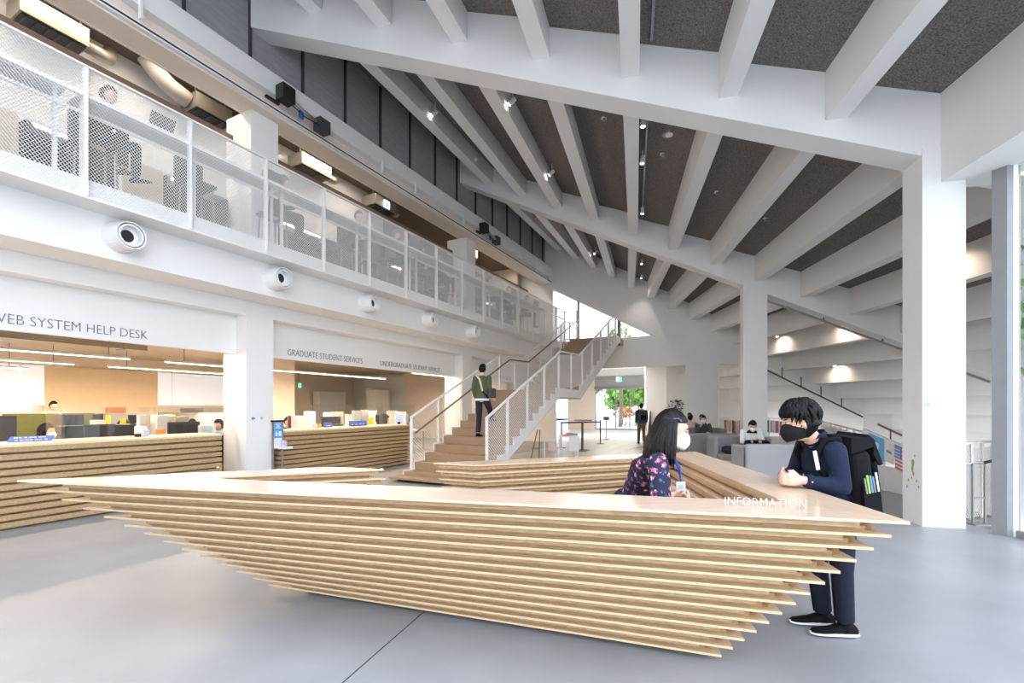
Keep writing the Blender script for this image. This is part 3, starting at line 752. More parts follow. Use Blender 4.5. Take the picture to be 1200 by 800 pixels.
tr = thing('ceiling_track', 'thin dark lamp track running along the central roof joist', 'track', ceil_pt(.5,.22,0))
for b in (2, 0, 1):
    p, q = ceil_pt(.06 if b < 2 else .45,.22,b), ceil_pt(.97,.22,b)
    MB().bar((p.x,p.y,p.z-.03), (q.x,q.y,q.z-.03), .035, .03).build('rail', GREYM, tr)
# up-lights grazing the low joists at the right
for i, (t, n, b) in enumerate(((.25,5.5,1), (.2,7.5,1), (.72,5.5,1), (.75,7.5,1), (.25,9.5,1), (.5,4.5,0), (.5,6.6,0))):
    p = ceil_pt(t, n, b); p.z -= .22
    r = thing('wash_lamp', 'small wash lamp on a thin stem under the low roof joists, %s of seven' % nm[i], 'spot lamp', p, 'wash lamps between the low joists')
    MB().cyl((p.x,p.y,p.z+.26), (p.x,p.y,p.z+.0), .012, n=6).build('stem', WHITE, r); MB().cyl((p.x,p.y,p.z+.06), (p.x,p.y,p.z-.08), .05, n=12).build('body', WHITE, r); MB().cyl((p.x,p.y,p.z-.08), (p.x,p.y,p.z-.085), .04, n=12).build('lens', SPOTE, r)
    lamp('beam', 'SPOT', (p.x,p.y,p.z-.1), 40, (1,.74,.56), r, (.5,.1,-.8), spot_size=R(150), spot_blend=1.0, shadow_soft_size=.05)
# round ceiling devices
def ceil_dev(t, n, b, rad, h, m, name, label, cat):
    p = ceil_pt(t, n, b); r = thing(name, label, cat, p)
    MB().cyl((p.x,p.y,p.z+.03), (p.x,p.y,p.z-h*.4), rad, n=20).build('base', m, r); MB().cyl((p.x,p.y,p.z-h*.4), (p.x,p.y,p.z-h), rad*.62, rad*.55, n=16).build('sensor', WHITE if m is not WHITE else GREYM, r)
ceil_dev(.10,-.42,0,.10,.14,WHITE,'smoke_detector','white cylindrical detector on the dark roof behind the big girder','detector')
ceil_dev(.33,-.42,0,.055,.06,WHITE,'sensor','small round white sensor left of the central joist','sensor')
ceil_dev(.33,.55,0,.13,.03,GREYM,'ceiling_speaker','round grey ceiling speaker right of the central track','speaker')
ceil_dev(.44,.50,0,.06,.06,WHITE,'sensor','small round white sensor below the round ceiling speaker','sensor')
ceil_dev(.58,1.5,0,.06,.06,WHITE,'sensor','small round white sensor between the second and third joists right of the track','sensor')
ceil_dev(.66,2.45,0,.06,.06,WHITE,'sensor','small round white sensor on the dark roof near the white hall column','sensor')
# conduit along the second girder
cd = thing('lighting_conduit', 'dark cable tray hung below the second girder at the right', 'conduit', G2(6))
pts = [G2(n)+Vector((.1,.2,6.18-.513*n-.12)) for n in (2.9, 4.4, 5.6, 6.7, 7.6)]
for a, b in zip(pts, pts[1:]): MB().bar(a, b, .05, .05).build('tray', GREYM, cd)
for p in pts[1:-1]: MB().bar(p, p+Vector((0,.05,.45)), .02, .02, (0,1,0)).build('hanger', DARK, cd)
cd = thing('lighting_conduit', 'dark cable tray below the sloping edge of the far wall', 'conduit', W(1.8,19,2.3))
pts = [W(.4+.58*i,18.95,2.95-.345*i) for i in range(6)]
for a, b in zip(pts, pts[1:]): MB().bar(a, b, .05, .05).build('tray', DARK, cd)
for p in pts[:-1]: MB().bar(p, (p[0],p[1],p[2]+.35), .025, .025, (0,1,0)).build('hanger', DARK, cd)

# ================================================================== GALLERY EQUIPMENT
def cassette(u, d, z, L, wdt, label):
    r = thing('air_unit', label, 'air unit', W(d,u,z), 'metal air units under the gallery ceiling')
    MB(XB).box(d-wdt/2,d+wdt/2,u,u+L,z,z+.28).build('casing', SILVER, r)
    MB(XB).box(d-wdt/2+.03,d+wdt/2-.03,u+.03,u+L-.03,z-.03,z).build('grille', BLACK, r)
    for k in range(5): MB(XB).box(d-wdt/2+.04,d+wdt/2-.04,u+.06+k*(L-.14)/5,u+.08+k*(L-.14)/5,z-.045,z-.03).build('slat', DARK, r)
    for a in (u+.05, u+L-.07): MB(XB).box(d+.1,d+.12,a,a+.02,z+.28,7.78).build('hanger', GREYM, r)
    MB().tube([W(d,u+L,z+.14), W(d,u+L+.22,z+.14), W(d-.1,u+L+.38,z+.20), W(d-.25,u+L+.46,z+.42)], .10, 12).build('duct_elbow', SILVER, r, smooth=True)
cassette(2.6,-9.5,7.22,.78,.5,'metal air unit with black grille at the upper left corner')
cassette(4.95,-9.5,7.22,.68,.5,'metal air unit with duct left of the upper column')
cassette(7.25,-9.5,7.22,.85,.5,'metal air unit with elbow duct right of the upper column')
cassette(9.6,-9.5,7.22,.85,.5,'metal air unit with black grille in the middle of the gallery')
cassette(14.2,-9.5,7.22,.8,.5,'metal air unit beyond the second upper column')
cassette(16.2,-10.4,7.2,.8,.5,'smaller looking metal air unit near the far end of the gallery')
fl = MB(); fl.tube([W(-9.5,4.25,7.75), W(-9.48,4.4,7.58), W(-9.5,4.62,7.46), W(-9.5,4.94,7.38)], .15, 14)
tag(fl.build('flexible_duct', mat('grey_duct_cloth', (.5,.47,.44), .8), at=W(-9.5,4.6,7.5), smooth=True), 'grey bulging flexible duct in front of the gallery air unit', 'duct')
es = thing('exit_sign', 'small lit exit sign hanging in front of the gallery air unit', 'sign', W(-9.2,9.95,7.3))
MB(XB).box(-9.22,-9.19,9.9,10.12,7.22,7.42).build('face', EXITW, es); MB(XB).box(-9.195,-9.185,9.97,10.05,7.27,7.38).build('runner', EXITG, es); MB(XB).box(-9.21,-9.2,10.0,10.02,7.42,7.78).build('hanger', GREYM, es)
for i, (u, lb) in enumerate(((5.62,'black projector bracket on the white header left of the dark screens'), (12.9,'second black projector bracket farther along the white header'))):
    r = thing('projector_bracket', lb, 'bracket', W(-7.8,u,7.4), 'projector brackets on the header')
    MB(XB).box(-7.90,-7.68,u,u+.26,7.30,7.58).build('housing', BLACK, r)
    MB(XB).box(-7.90,-7.84,u-.22,u+.05,7.22,7.26).build('arm', BLACK, r)
    MB().tube([W(-7.72,u+.2,7.36), W(-7.70,u+.48,7.28), W(-7.72,u+.75,7.27)], .035, 10).build('lens_tube', SILVER, r, smooth=True)
    MB(XB).box(-7.73,-7.69,u+.36,u+.45,7.12,7.26).build('tag', BLUE, r)
    MB(XB).box(-7.90,-7.70,u+.84,u+1.10,7.17,7.42).build('junction_box', DARK, r)
    MB().tube([W(-7.72,u+.12,7.30), W(-7.68,u+.45,7.18), W(-7.74,u+.9,7.24)], .012, 6).build('cable', BLACK, r)
# monitors, laptops and boards on the gallery counters
def rect(px0, px1, py0, py1, d):
    a, b = u_at(px0, d), u_at(px1, d); Y = (a+b)/2*C_-d*S_
    return a, b, 1.55-(py1-477)/540*Y, 1.55-(py0-477)/540*Y
def gmon(u, w, h, label, tilt=.12):
    r = thing('gallery_monitor', label, 'monitor', W(-7.45,u,5.39), 'monitors on the gallery counters')
    MB(XB).hexa([(-7.46,u,5.42),(-7.43,u,5.42),(-7.43,u+w,5.42),(-7.46,u+w,5.42),(-7.46+tilt,u,5.42+h),(-7.43+tilt,u,5.42+h),(-7.43+tilt,u+w,5.42+h),(-7.46+tilt,u+w,5.42+h)]).build('screen', DARK, r)
    MB(XB).box(-7.52,-7.40,u+w*.35,u+w*.65,5.39,5.43).build('foot', BLACK, r)
gmon(3.35,.3,.22,'dark tilted tablet screen behind the mesh, left of the first upper column')
gmon(5.0,.32,.2,'dark monitor behind the mesh at the first upper column')
gmon(8.9,.34,.34,'grey monitor behind the mesh in the middle of the gallery',.02)
gmon(10.3,.4,.34,'dark monitor behind the mesh right of the middle',.02)
gmon(14.3,.45,.3,'dark monitor behind the far end of the gallery mesh',.02)
gmon(16.2,.4,.3,'small dark monitor at the last gallery counter',.02)
def gchair(u, d, label, m=DARK):
    r = thing('gallery_chair', label, 'chair', W(d,u,4.35), 'chairs on the gallery')
    MB(XB).bbox(d-.22,d+.22,u-.22,u+.22,5.12,5.19,.04).build('seat', m, r); MB(XB).bbox(d-.26,d-.20,u-.22,u+.22,4.95,5.62,.03).build('backrest', m, r)
    for a in (-.18,.18):
        for b in (-.18,.18): MB().cyl(W(d+a,u+b,4.35), W(d+a*.9,u+b*.9,5.12), .013, n=6).build('leg', GREYM, r)
    MB(XB).box(d-.25,d-.22,u-.03,u+.03,5.12,5.27).build('back_strut', GREYM, r)
for i, u in enumerate((1.55,3.0,4.3,5.65,7.6,8.75,9.75,10.9,13.4,14.9,16.3)):
    gchair(u, -8.02, 'dark chair behind the gallery mesh, %s of eleven from the left' % (nm+('',))[i])
for i, (ua, ub, c) in enumerate(((1.75,2.42,TANP), (3.58,4.12,TANP), (8.65,8.95,GREENF), (12.4,13.0,TANP))):
    r = thing('gallery_screen', 'upright %s board standing behind the gallery mesh, %s from the left' % ('olive' if c is GREENF else 'tan', nm[i]), 'board', W(-8.9,ua,4.36), 'boards behind the gallery mesh')
    MB(XB).box(-8.7,-8.65,ua,ub,4.75,5.45).build('panel', c, r)
    for u in (ua+.05, ub-.1): MB(XB).box(-8.76,-8.6,u,u+.04,4.362,4.75).build('foot', GREYM, r)

# ================================================================== OFFICE FURNITURE
def partition(ua, ub, d, h, m, label):
    r = thing('office_partition', label, 'partition', W(d,(ua+ub)/2,0)); n = max(1, int((ub-ua)/1.2)); w = (ub-ua)/n
    for k in range(n): MB(XB).box(d-.025,d+.025,ua+k*w+.01,ua+(k+1)*w-.01,.08,h).build('panel', m, r); MB(XB).box(d-.2,d+.2,ua+k*w+.02,ua+k*w+.05,0,.08).build('foot', GREYM, r)
def odesk(ua, ub, d, label):
    r = thing('office_desk', label, 'desk', W(d,(ua+ub)/2,0), 'office desks')
    MB(XB).box(d-.35,d+.35,ua,ub,.70,.73).build('desk_top', WHITE, r); MB(XB).box(d-.34,d-.32,ua+.03,ub-.03,.25,.70).build('modesty_panel', GREYF, r)
    for u in (ua+.02, ub-.06):
        for e in (-.32,.28): MB(XB).box(d+e,d+e+.04,u,u+.04,0,.70).build('leg', GREYM, r)
def monitor(px0, px1, py0, py1, d, label, base, m=BLACK, group='computer monitors in the offices'):
    a, b, z0, z1 = rect(px0, px1, py0, py1, d); r = thing('computer_monitor', label, 'monitor', W(d,(a+b)/2,base), group)
    z0 = max(z0, base+.05); MB(XB).box(d,d+.04,a,b,z0,z1).build('screen', m, r); c = (a+b)/2; MB(XB).box(d-.05,d,c-.04,c+.04,base+.01,z0+.1).build('stand', BLACK, r); MB(XB).box(d-.12,d+.08,c-.1,c+.1,base,base+.012).build('foot', BLACK, r)
def item(name, px0, px1, py0, py1, d, th, m, label, cat, base=None, group=None, top=None, b=.012):
    a, c, z0, z1 = rect(px0, px1, py0, py1, d); z0 = base if base is not None else z0
    z1 = max(z1, z0+.05)
    r = thing(name, label, cat, W(d,(a+c)/2,z0), group)
    MB(XB).bbox(d-th,d,a,c,z0,z1,min(b,(c-a)/3,th/3,(z1-z0)/3)).build('body', m, r)
    if top: MB(XB).box(d-th*.7,d-th*.3,a+(c-a)*.3,a+(c-a)*.7,z1-.002,z1+.05).build('cap', top, r)
    return r
# help desk office
partition(u_at(2,-13), u_at(70,-13), -13, 1.42, GREENF, 'long olive partition in the help desk office at the left edge')
partition(u_at(72,-13), u_at(111,-13), -13, 1.42, GREENF, 'short olive partition in front of the tan board')
partition(u_at(111.5,-13), u_at(184,-13), -13, 1.42, GREYF, 'grey partition below the tan board in the help desk office')
partition(u_at(185,-13), u_at(211,-13), -13, 1.42, GREENF, 'olive partition right of the tan board')
for i, (a, b, d) in enumerate(((-.6,1.7,-10.6), (1.8,4.2,-10.6), (4.4,6.4,-10.6), (1.6,4.0,-12.4), (4.1,6.5,-12.4))):
    odesk(a, b, d, 'white office desk behind the help desk counter, %s' % ('at the left edge of the frame','in the front row centre','in the front row by the column','in the back row centre','in the back row by the column')[i])
def asign(px0, px1, py0, py1, d, label, lines=2):
    a, b, z0, z1 = rect(px0, px1, py0, py1, d); z0 = 1.08; r = thing('counter_sign', label, 'sign', W(d,(a+b)/2,z0), 'blue signs on the counters')
    MB(XB).hexa([(d-.02,a,z0),(d+.0,a,z0),(d+.0,b-.06,z0),(d-.02,b-.06,z0),(d-.10,a+.06,z1),(d-.08,a+.06,z1),(d-.08,b,z1),(d-.10,b,z1)]).build('board', BLUE, r)
    for l in range(lines):
        f = .28+.42*l
        for k in range(7 if lines == 2 else 4):
            u = a+.08+k*(b-a-.16)/(7 if lines == 2 else 4); w = (b-a)/(10 if lines == 2 else 6)*(.5+.4*((k*7+l*3) % 5)/5)
            z = z0+(z1-z0)*f; dd = d-.08*f
            MB(XB).box(dd+.002,dd+.006,u,u+w,z,z+(z1-z0)*.16).build('print_mark', PAPER, r)
asign(8, 67, 511, 521, -8.72, 'blue counter sign with white print below the masked woman at the left')
monitor(98, 134, 497, 516, -9.35, 'black monitor seen from behind on the help desk, left one', 1.0)
monitor(196, 233, 494, 514, -9.35, 'black monitor seen from behind on the help desk, right one', 1.0)
for i, d in enumerate((-9.35,)): MB
dk = thing('counter_shelf', 'pale shelf behind the help desk counter carrying the monitors', 'shelf', W(-9.4,2,0)); MB(XB).box(-9.75,-9.12,-2.9,4.85,.96,1.0).build('shelf_board', WOODBL, dk); [MB(XB).box(-9.7,-9.66,u,u+.04,0,.96).build('leg', GREYM, dk) for u in (-2.8,1,4.7)]
dk = thing('counter_shelf', 'pale shelf behind the graduate services counter', 'shelf', W(-9.4,8,0)); MB(XB).box(-9.75,-9.12,6.0,9.95,.96,1.0).build('shelf_board', WOODBL, dk); [MB(XB).box(-9.7,-9.66,u,u+.04,0,.96).build('leg', GREYM, dk) for u in (6.1,8,9.8)]
def acryl(px, wd, y0, d, label):
    a, b, z0, z1 = rect(px-wd, px+wd, y0, 520, d); r = thing('acrylic_screen', label, 'screen', W(d,a,1.08), 'acrylic screens on the counters')
    MB(XB).box(d-.45,d+.05,(a+b)/2-.005,(a+b)/2+.005,1.09,z1).build('side_sheet', ACRYL, r); MB(XB).box(d-.006,d+.006,(a+b)/2+.01,(a+b)/2+1.1,1.09,z1).build('front_sheet', ACRYL, r)
    for u in ((a+b)/2, (a+b)/2+1.0): MB(XB).box(d-.06,d+.06,u-.04,u+.04,1.08,1.092).build('foot', ACRYL, r)
acryl(70, 3, 477, -8.7, 'clear acrylic screen on the help desk beside the blue sign'); acryl(180, 3, 477, -8.7, 'clear acrylic screen on the help desk between the two monitors')
acryl(246, 2, 478, -8.7, 'clear acrylic screen on the help desk near the column'); acryl(366, 2, 474, -8.7, 'clear acrylic screen on the graduate counter, left one'); acryl(412, 2, 474, -8.7, 'clear acrylic screen on the graduate counter, middle one'); acryl(455, 2, 474, -8.7, 'clear acrylic screen on the graduate counter, right one')
item('spray_bottle', 160,168, 499,514, -8.8, .08, PAPER, 'white bottle on the help desk between the monitors', 'bottle', 1.08, 'bottles on the help desk', PAPER)
item('sanitizer_bottle', 168.5,176, 503,514, -8.75, .08, mat('lilac_bottle', (.6,.6,.8), .3), 'lilac labelled sanitizer bottle beside the white bottle on the help desk', 'bottle', 1.08, 'bottles on the help desk', PAPER)
item('paper_box', 236,253, 498,511, -9.0, .12, PAPER, 'white and blue box on the help desk near the column', 'box', 1.0)
item('computer_mouse', 159,166, 512,516, -8.6, .06, BLACK, 'small black mouse on the help desk counter', 'mouse', 1.08)
item('printer', 74,99, 485,492, -12.2, .4, DARK, 'dark printer in front of the short olive partition', 'printer', .73)
item('printer', 0,20, 487,502, -10.7, .4, GREYC, 'grey printer at the left edge behind the counter', 'printer', .73)
item('storage_unit', 76,160, 498,515, -10.2, .4, BLACK, 'low black cabinet behind the left monitor', 'cabinet', 0)
item('file_box', 184,206, 486,498, -12.3, .3, PAPER, 'white file box below the olive partition', 'box', .73); item('file_box', 206,222, 488,500, -11.9, .3, GREYF, 'grey file box behind the right monitor', 'box', .73)
item('book_stack', 128,148, 477,481, -13.0, .2, mat('red_brown_cover', (.4,.12,.05), .6), 'red brown stack on top of the grey partition', 'books', 1.42); item('book_stack', 216,238, 478,483, -13.0, .2, DARK, 'dark stack of books behind the right monitor', 'books', 1.40)
item('bookcase', 211,262, 484,512, -13.2, .4, BEIGE, 'beige low bookcase behind the right monitor', 'bookcase', 0)
item('note_pad', 124,130, 486,491, -11.0, .02, YELLOW, 'yellow note on a dark stand in the help desk office', 'note', .73); item('note_pad', 141,148, 490,495, -11.2, .02, YELLOW, 'yellow note leaning near the back desk', 'note', .73)
item('orange_tray', 187,194, 503,509, -9.3, .15, ORANGE, 'small orange red tray behind the acrylic screen', 'tray', 1.0)
item('water_pack', 243,262, 505,511, -9.2, .1, mat('pale_blue_wrap', (.35,.6,.85), .4), 'pale blue pack near the column on the help desk', 'pack', 1.0)
for i, (a, b, c) in enumerate(((u_at(-20,-19.99), u_at(22,-19.99), 0), (u_at(24,-19.99), u_at(60,-19.99), 0), (u_at(62,-19.99), u_at(74,-19.99), 0), (u_at(175,-19.99), u_at(200,-19.99), 0), (u_at(200,-19.99), u_at(262,-19.99), 0))):
    r = thing('window_blind', 'white translucent window blind in the help desk office, %s from the left' % nm[i], 'blind', W(-19.96,a,1.42), 'window blinds in the office')
    MB(XB).box(-19.93,-19.91,a+.02,b-.02,1.62,2.86).build('sheet', BLIND, r); MB(XB).box(-19.95,-19.89,a+.02,b-.02,2.86,2.92).build('roller', WHITE, r)
    MB(XB).box(-19.93,-19.91,a+.02,b-.02,1.60,1.63).build('hem_bar', WHITE, r)
# ducts and rails under the office ceiling
for i, (d, ua, ub, m) in enumerate(((-10.4,-3,5.2,SILVER), (-11.6,-1,5.2,DARK), (-10.2,6.0,13,SILVER), (-13.5,-3,6,SILVER))):
    r = thing('ceiling_duct', '%s service duct under the office ceiling, %s' % ('dark' if m is DARK else 'metal', ('nearest above the help desk','behind the first help desk light','above the graduate counter','deep in the help desk office')[i]), 'duct', W(d,ua,3.0), 'service ducts')
    MB(XB).box(d-.18,d+.18,ua,ub,2.95,3.2).build('duct', m, r)
    for u in (ua+.5, (ua+ub)/2, ub-.5): MB(XB).box(d-.2,d+.2,u,u+.03,2.93,3.3).build('strap', GREYM, r)
# graduate office
for i, (a, b, d) in enumerate(((6.3,8.6,-11.0), (8.8,11.2,-11.0), (11.3,13.6,-11.0), (8.0,10.6,-13.4), (10.8,13.4,-13.4))): odesk(a, b, d, 'white office desk in the graduate office, %s' % ('front row left','front row middle','front row right','back row left','back row right')[i])
def cab(px0, px1, py0, d, label, m=WHITE):
    a, b, z0, z1 = rect(px0, px1, py0, 500, d); r = thing('office_cabinet', label, 'cabinet', W(d,(a+b)/2,0)); c = (a+b)/2
    MB(XB).box(d-.45,d,a,b,0,z1).build('carcass', m, r)
    for p, q in ((a+.01,c-.005), (c+.005,b-.01)):
        o = MB(XB).box(d,d+.02,p,q,.06,z1-.02).build('door', m, r); MB(XB).box(d+.02,d+.04,(q-.07 if p < c-.3 else p+.05),(q-.04 if p < c-.3 else p+.08),1.0,1.15).build('handle', DARK, o)
cab(374, 405, 459, -19.4, 'white two door cabinet against the back wall of the graduate office'); cab(437, 456, 456.5, -17.0, 'taller white cabinet right of the two door cabinet')
item('water_cooler', 464,472, 458,500, -18.8, .4, DARK, 'dark upright machine right of the tall white cabinet', 'machine', 0); item('copier', 501,507, 458,500, -16.5, .4, mat('navy_plastic', (.02,.03,.1), .5), 'navy upright machine near the stairs', 'machine', 0)
item('bookcase', 508,522, 457,500, -16.2, .4, BEIGE, 'beige shelf at the right end of the graduate office', 'bookcase', 0)
monitor(337, 344, 487, 502, -9.6, 'grey monitor at the left end of the graduate counter', 1.0, DARK)
monitor(376, 398, 488, 500, -10.9, 'dark monitor on a desk behind the graduate counter', .73, DARK); monitor(462, 474, 485, 494, -9.3, 'pale lit monitor near the right end of the graduate counter', 1.0, mat('pale_screen', (.5,.6,.85), .3, emit=(.5,.6,.9,.35)))
item('office_box', 354,362, 487,500, -9.3, .2, PAPER, 'tall white box on the graduate counter beside the acrylic screen', 'box', 1.0); item('office_box', 343,354, 487,496, -9.5, .2, mat('pink_paper', (.8,.55,.55), .7), 'pale pink box behind the graduate counter', 'box', 1.0)
item('file_folder', 415,423, 481,496, -9.3, .1, mat('grey_folder', (.45,.46,.48), .6), 'grey upright folder on the graduate counter, left one', 'folder', 1.0); item('file_folder', 424,432, 480,496, -9.3, .1, mat('grey_folder', (.45,.46,.48), .6), 'grey upright folder on the graduate counter, right one', 'folder', 1.0)
item('office_box', 407,414, 485,498, -9.25, .1, PAPER, 'narrow white carton left of the grey folders', 'box', 1.0)
item('orange_bin', 432,438, 489,496, -9.3, .12, YELLOW, 'yellow orange container beside the grey folders', 'bin', 1.0); item('yellow_bin', 372,377, 497,501, -8.8, .08, YELLOW, 'small yellow container at the front of the graduate counter', 'bin', 1.08)
item('tissue_box', 367,372, 496,501, -8.7, .1, PAPER, 'small white tissue box at the front of the graduate counter', 'box', 1.08)
asign(410, 432, 493, 498.5, -8.7, 'blue sign lying on the graduate counter', 1); asign(380, 392, 495, 500, -8.75, 'dark blue leaflet stand on the graduate counter', 1)
item('desk_fan', 447,455, 485,496, -9.4, .12, DARK, 'dark round desk fan on the graduate counter', 'fan', 1.0, b=.05)
item('hand_gel', 475,479, 486,495, -8.8, .07, PAPER, 'white pump bottle at the right end of the graduate counter', 'bottle', 1.08, None, PAPER)
item('office_phone', 392,402, 497,500, -9.2, .15, BLACK, 'black phone on the graduate counter', 'phone', 1.0)
ex = thing('exit_sign', 'small green exit sign in the graduate office by the beige pillar', 'sign', W(-16.3,11.9,2.35)); a, b, z0, z1 = rect(350,353,449,454,-17); MB(XB).box(-17.02,-17.0,a,b,z0,z1).build('face', EXITG, ex); MB(XB).box(-17.015,-17.005,a,a+.02,z1,3.3).build('hanger', GREYM, ex)

for k, (nm_, px0, px1, y0, y1, d, m, lb) in enumerate((('computer_monitor',339,346,489,500,-11.0,DARK,'dark screen on the left front desk of the graduate office'), ('computer_monitor',404,412,487,497,-12.9,DARK,'dark screen behind the grey folders in the graduate office'), ('computer_monitor',440,447,486,494,-11.2,BLACK,'black screen beside the desk fan in the graduate office'), ('computer_monitor',475,482,487,494,-11.4,DARK,'dark screen near the stair railing in the graduate office'),
        ('file_box',362,370,482,492,-13.0,PAPER,'white file box on the back row left of the acrylic screen'), ('file_box',384,392,483,490,-13.6,PAPER,'white file box on the back row behind the dark monitor'), ('file_box',396,403,482,489,-13.2,GREYF,'grey file box on the back row of the graduate office'), ('file_box',420,430,482,488,-13.4,BEIGE,'beige file box on the back row behind the folders'), ('file_box',433,442,481,488,-13.5,PAPER,'white file box on the back row below the tall cabinet'), ('file_box',458,466,481,488,-13.4,BEIGE,'beige file box on the back row by the dark machine'), ('file_box',468,476,482,488,-13.1,PAPER,'white file box at the right end of the back row'),
        ('computer_monitor',108,120,485,495,-12.5,DARK,'dark screen in the back row of the help desk office'), ('computer_monitor',150,162,486,496,-12.5,BLACK,'black screen in the back row under the grey partition'), ('file_box',164,172,486,494,-12.3,PAPER,'white file box under the grey partition of the help desk office'), ('file_box',112,124,492,500,-10.8,BEIGE,'beige file box behind the left help desk monitor'))):
    if nm_ == 'computer_monitor': monitor(px0, px1, y0, y1, d, lb, .73, m)
    else: item(nm_, px0, px1, y0, y1, d, .25, m, lb, 'box', .73, 'file boxes in the offices')
# sanitizer stand and stickers on the office column
ss = thing('sanitizer_stand', 'steel hand sanitizer stand with a blue poster in front of the white office column', 'stand', W(-8.2,5.78,0))
a, b = u_at(319,-8.2), u_at(332,-8.2)
for u in (a, b-.03): MB(XB).box(-8.22,-8.19,u,u+.03,.02,1.3).build('leg', GREYM, ss)
MB(XB).box(-8.3,-8.0,a-.03,b+.03,0,.02).build('base', GREYM, ss); MB(XB).box(-8.215,-8.195,a,b,.75,1.27).build('back_board', WHITE, ss)
MB(XB).box(-8.23,-8.18,a-.01,b+.01,1.26,1.3).build('clip_bar', BLACK, ss)
o = MB(XB).box(-8.195,-8.188,a+.035,b-.02,.95,1.25).build('poster', mat('poster_blue', (.10,.35,.75), .5), ss)
for z, w in ((1.21,.12), (1.175,.07), (1.14,.12)): MB(XB).box(-8.188,-8.184,(a+b)/2-w/2,(a+b)/2+w/2,z,z+.018).build('print_line', PAPER, o)
MB(XB).box(-8.188,-8.184,a+.06,a+.10,.99,1.06).box(-8.188,-8.184,a+.07,a+.085,1.06,1.09).build('bottle_print', PAPER, o); MB(XB).box(-8.188,-8.184,b-.11,b-.05,.99,1.08).build('hand_print', PAPER, o)
MB(XB).box(-8.2,-8.0,b-.12,b+.06,.74,.78).build('drip_tray', WHITE, ss); MB(XB).bbox(-8.15,-8.07,b-.09,b-.01,.78,.9,.015).build('bottle', mat('pale_violet', (.55,.55,.8), .3), ss)
def arrow(o_, r_, u_, s, m, label, par=None):
    r = thing('arrow_sticker', label, 'sticker', o_, 'arrow stickers on the columns'); o_, r_, u_ = Vector(o_), Vector(r_).normalized(), Vector(u_); n_ = r_.cross(u_)
    P = lambda a, b, c: o_+r_*a*s+u_*b*s+n_*c
    mb = MB().add([P(0,-.5,.002),P(.5,0,.002),P(0,.5,.002),P(0,-.5,-.003),P(.5,0,-.003),P(0,.5,-.003)], [(0,1,2),(5,4,3),(0,3,4,1),(1,4,5,2),(2,5,3,0)]); mb.build('head', m, r)
    MB().add([P(-.5,-.17,.002),P(0,-.17,.002),P(0,.17,.002),P(-.5,.17,.002),P(-.5,-.17,-.003),P(0,-.17,-.003),P(0,.17,-.003),P(-.5,.17,-.003)], [(0,1,2,3),(7,6,5,4),(0,4,5,1),(1,5,6,2),(2,6,7,3),(3,7,4,0)]).build('shaft', m, r)
a = u_at(296.5,-8.345); arrow(W(-8.34,a,1.34), -UD, ZD, .075, mat('sticker_blue', (.05,.25,.6), .5), 'blue arrow sticker on the white office column')
arrow(W(-8.34,u_at(306.5,-8.345),1.34), ZD, UD, .07, mat('sticker_green', (.2,.7,.45), .5), 'pale green arrow sticker on the white office column'); arrow(W(-8.34,u_at(315,-8.345),1.345), UD, ZD, .06, mat('sticker_yellow', (.75,.75,.2), .5), 'yellow arrow sticker on the white office column')
tcol = (G1(3)-G1(0)).normalized(); c0 = Vector((5.33,5.985,0))
arrow(c0+tcol*.05+Vector((0,-.004,1.58)), tcol, ZD, .075, mat('sticker_mint', (.25,.8,.6), .5), 'mint green arrow sticker on the big white hall column')
qcol = Vector((-tcol.y, tcol.x, 0))
mg = mat('moss_green_print', (.30,.36,.05), .7); lf = thing('plant_decal', 'small olive plant print on the shaded side of the big white column', 'decal', c0+qcol*.2+Vector((0,0,.6)))
rr = random.Random(3)
for a, b, s in ((.20,.80,.05), (.21,.72,.04), (.19,.66,.028), (.23,.60,.02), (.12,.57,.02), (.30,.56,.02), (.08,.50,.018), (.33,.47,.02), (.16,.9,.015)):
    p = c0+qcol*a+Vector((0,0,b)); vs = []; k = 9
    for sgn in (.003, -.003):
        for i in range(k): t = 2*math.pi*i/k; vs.append(p-tcol*sgn+qcol*s*.6*math.cos(t)*(1+.2*math.sin(3*t))+ZD*s*1.1*math.sin(t))
    MB().add(vs, [list(range(k))[::-1], [k+i for i in range(k)]]+[(i, (i+1)%k, k+(i+1)%k, k+i) for i in range(k)]).build('leaf', mg, lf)

# ================================================================== SOFAS
def sofa(cx, cy, w, yaw, m, label, h=.85, dep=.8, arms=True):
    r = thing('sofa', label, 'sofa', (0,0,0), 'lounge sofas')
    MB().bbox(-w/2,w/2,-dep/2,-dep/2+.14,.10,h,.05).build('backrest', m, r, smooth=False)
    MB().bbox(-w/2+.02,w/2-.02,-dep/2+.15,dep/2,.12,.30,.03).build('base', m, r); MB().bbox(-w/2+.03,w/2-.03,-dep/2+.15,dep/2+.02,.30,.45,.05).build('seat_cushion', FABRICW, r)
    if arms:
        for s in (-1, 1): MB().bbox(min(s*w/2,s*(w/2-.10)),max(s*w/2,s*(w/2-.10)),-dep/2+.02,dep/2-.25,.10,h-.03,.04).build('wing', m, r)
    for s in (-1, 1):
        for t in (-1, 1): MB().cyl((s*(w/2-.12),t*(dep/2-.12),0), (s*(w/2-.12),t*(dep/2-.12),.13), .025, n=8).build('leg', DARK, r)
    r.location = (cx, cy, 0); r.rotation_euler = (0, 0, yaw); return r
sofa(4.62, 7.75, 1.75, 0, FABRIC, 'grey fabric sofa with its back to the camera behind the standing man', .96)
sofa(5.5, 11.1, 1.35, math.pi, FABRIC, 'grey sofa facing the desk with a black cushion and the reader in white', .86)
sofa(5.35, 12.6, 1.35, .0, FABRICW, 'brownish grey sofa standing back to back behind the reader in white', .86)
sofa(6.1, 14.9, 1.6, math.pi, FABRICW, 'farthest brownish sofa under the row of paper flags', .88)
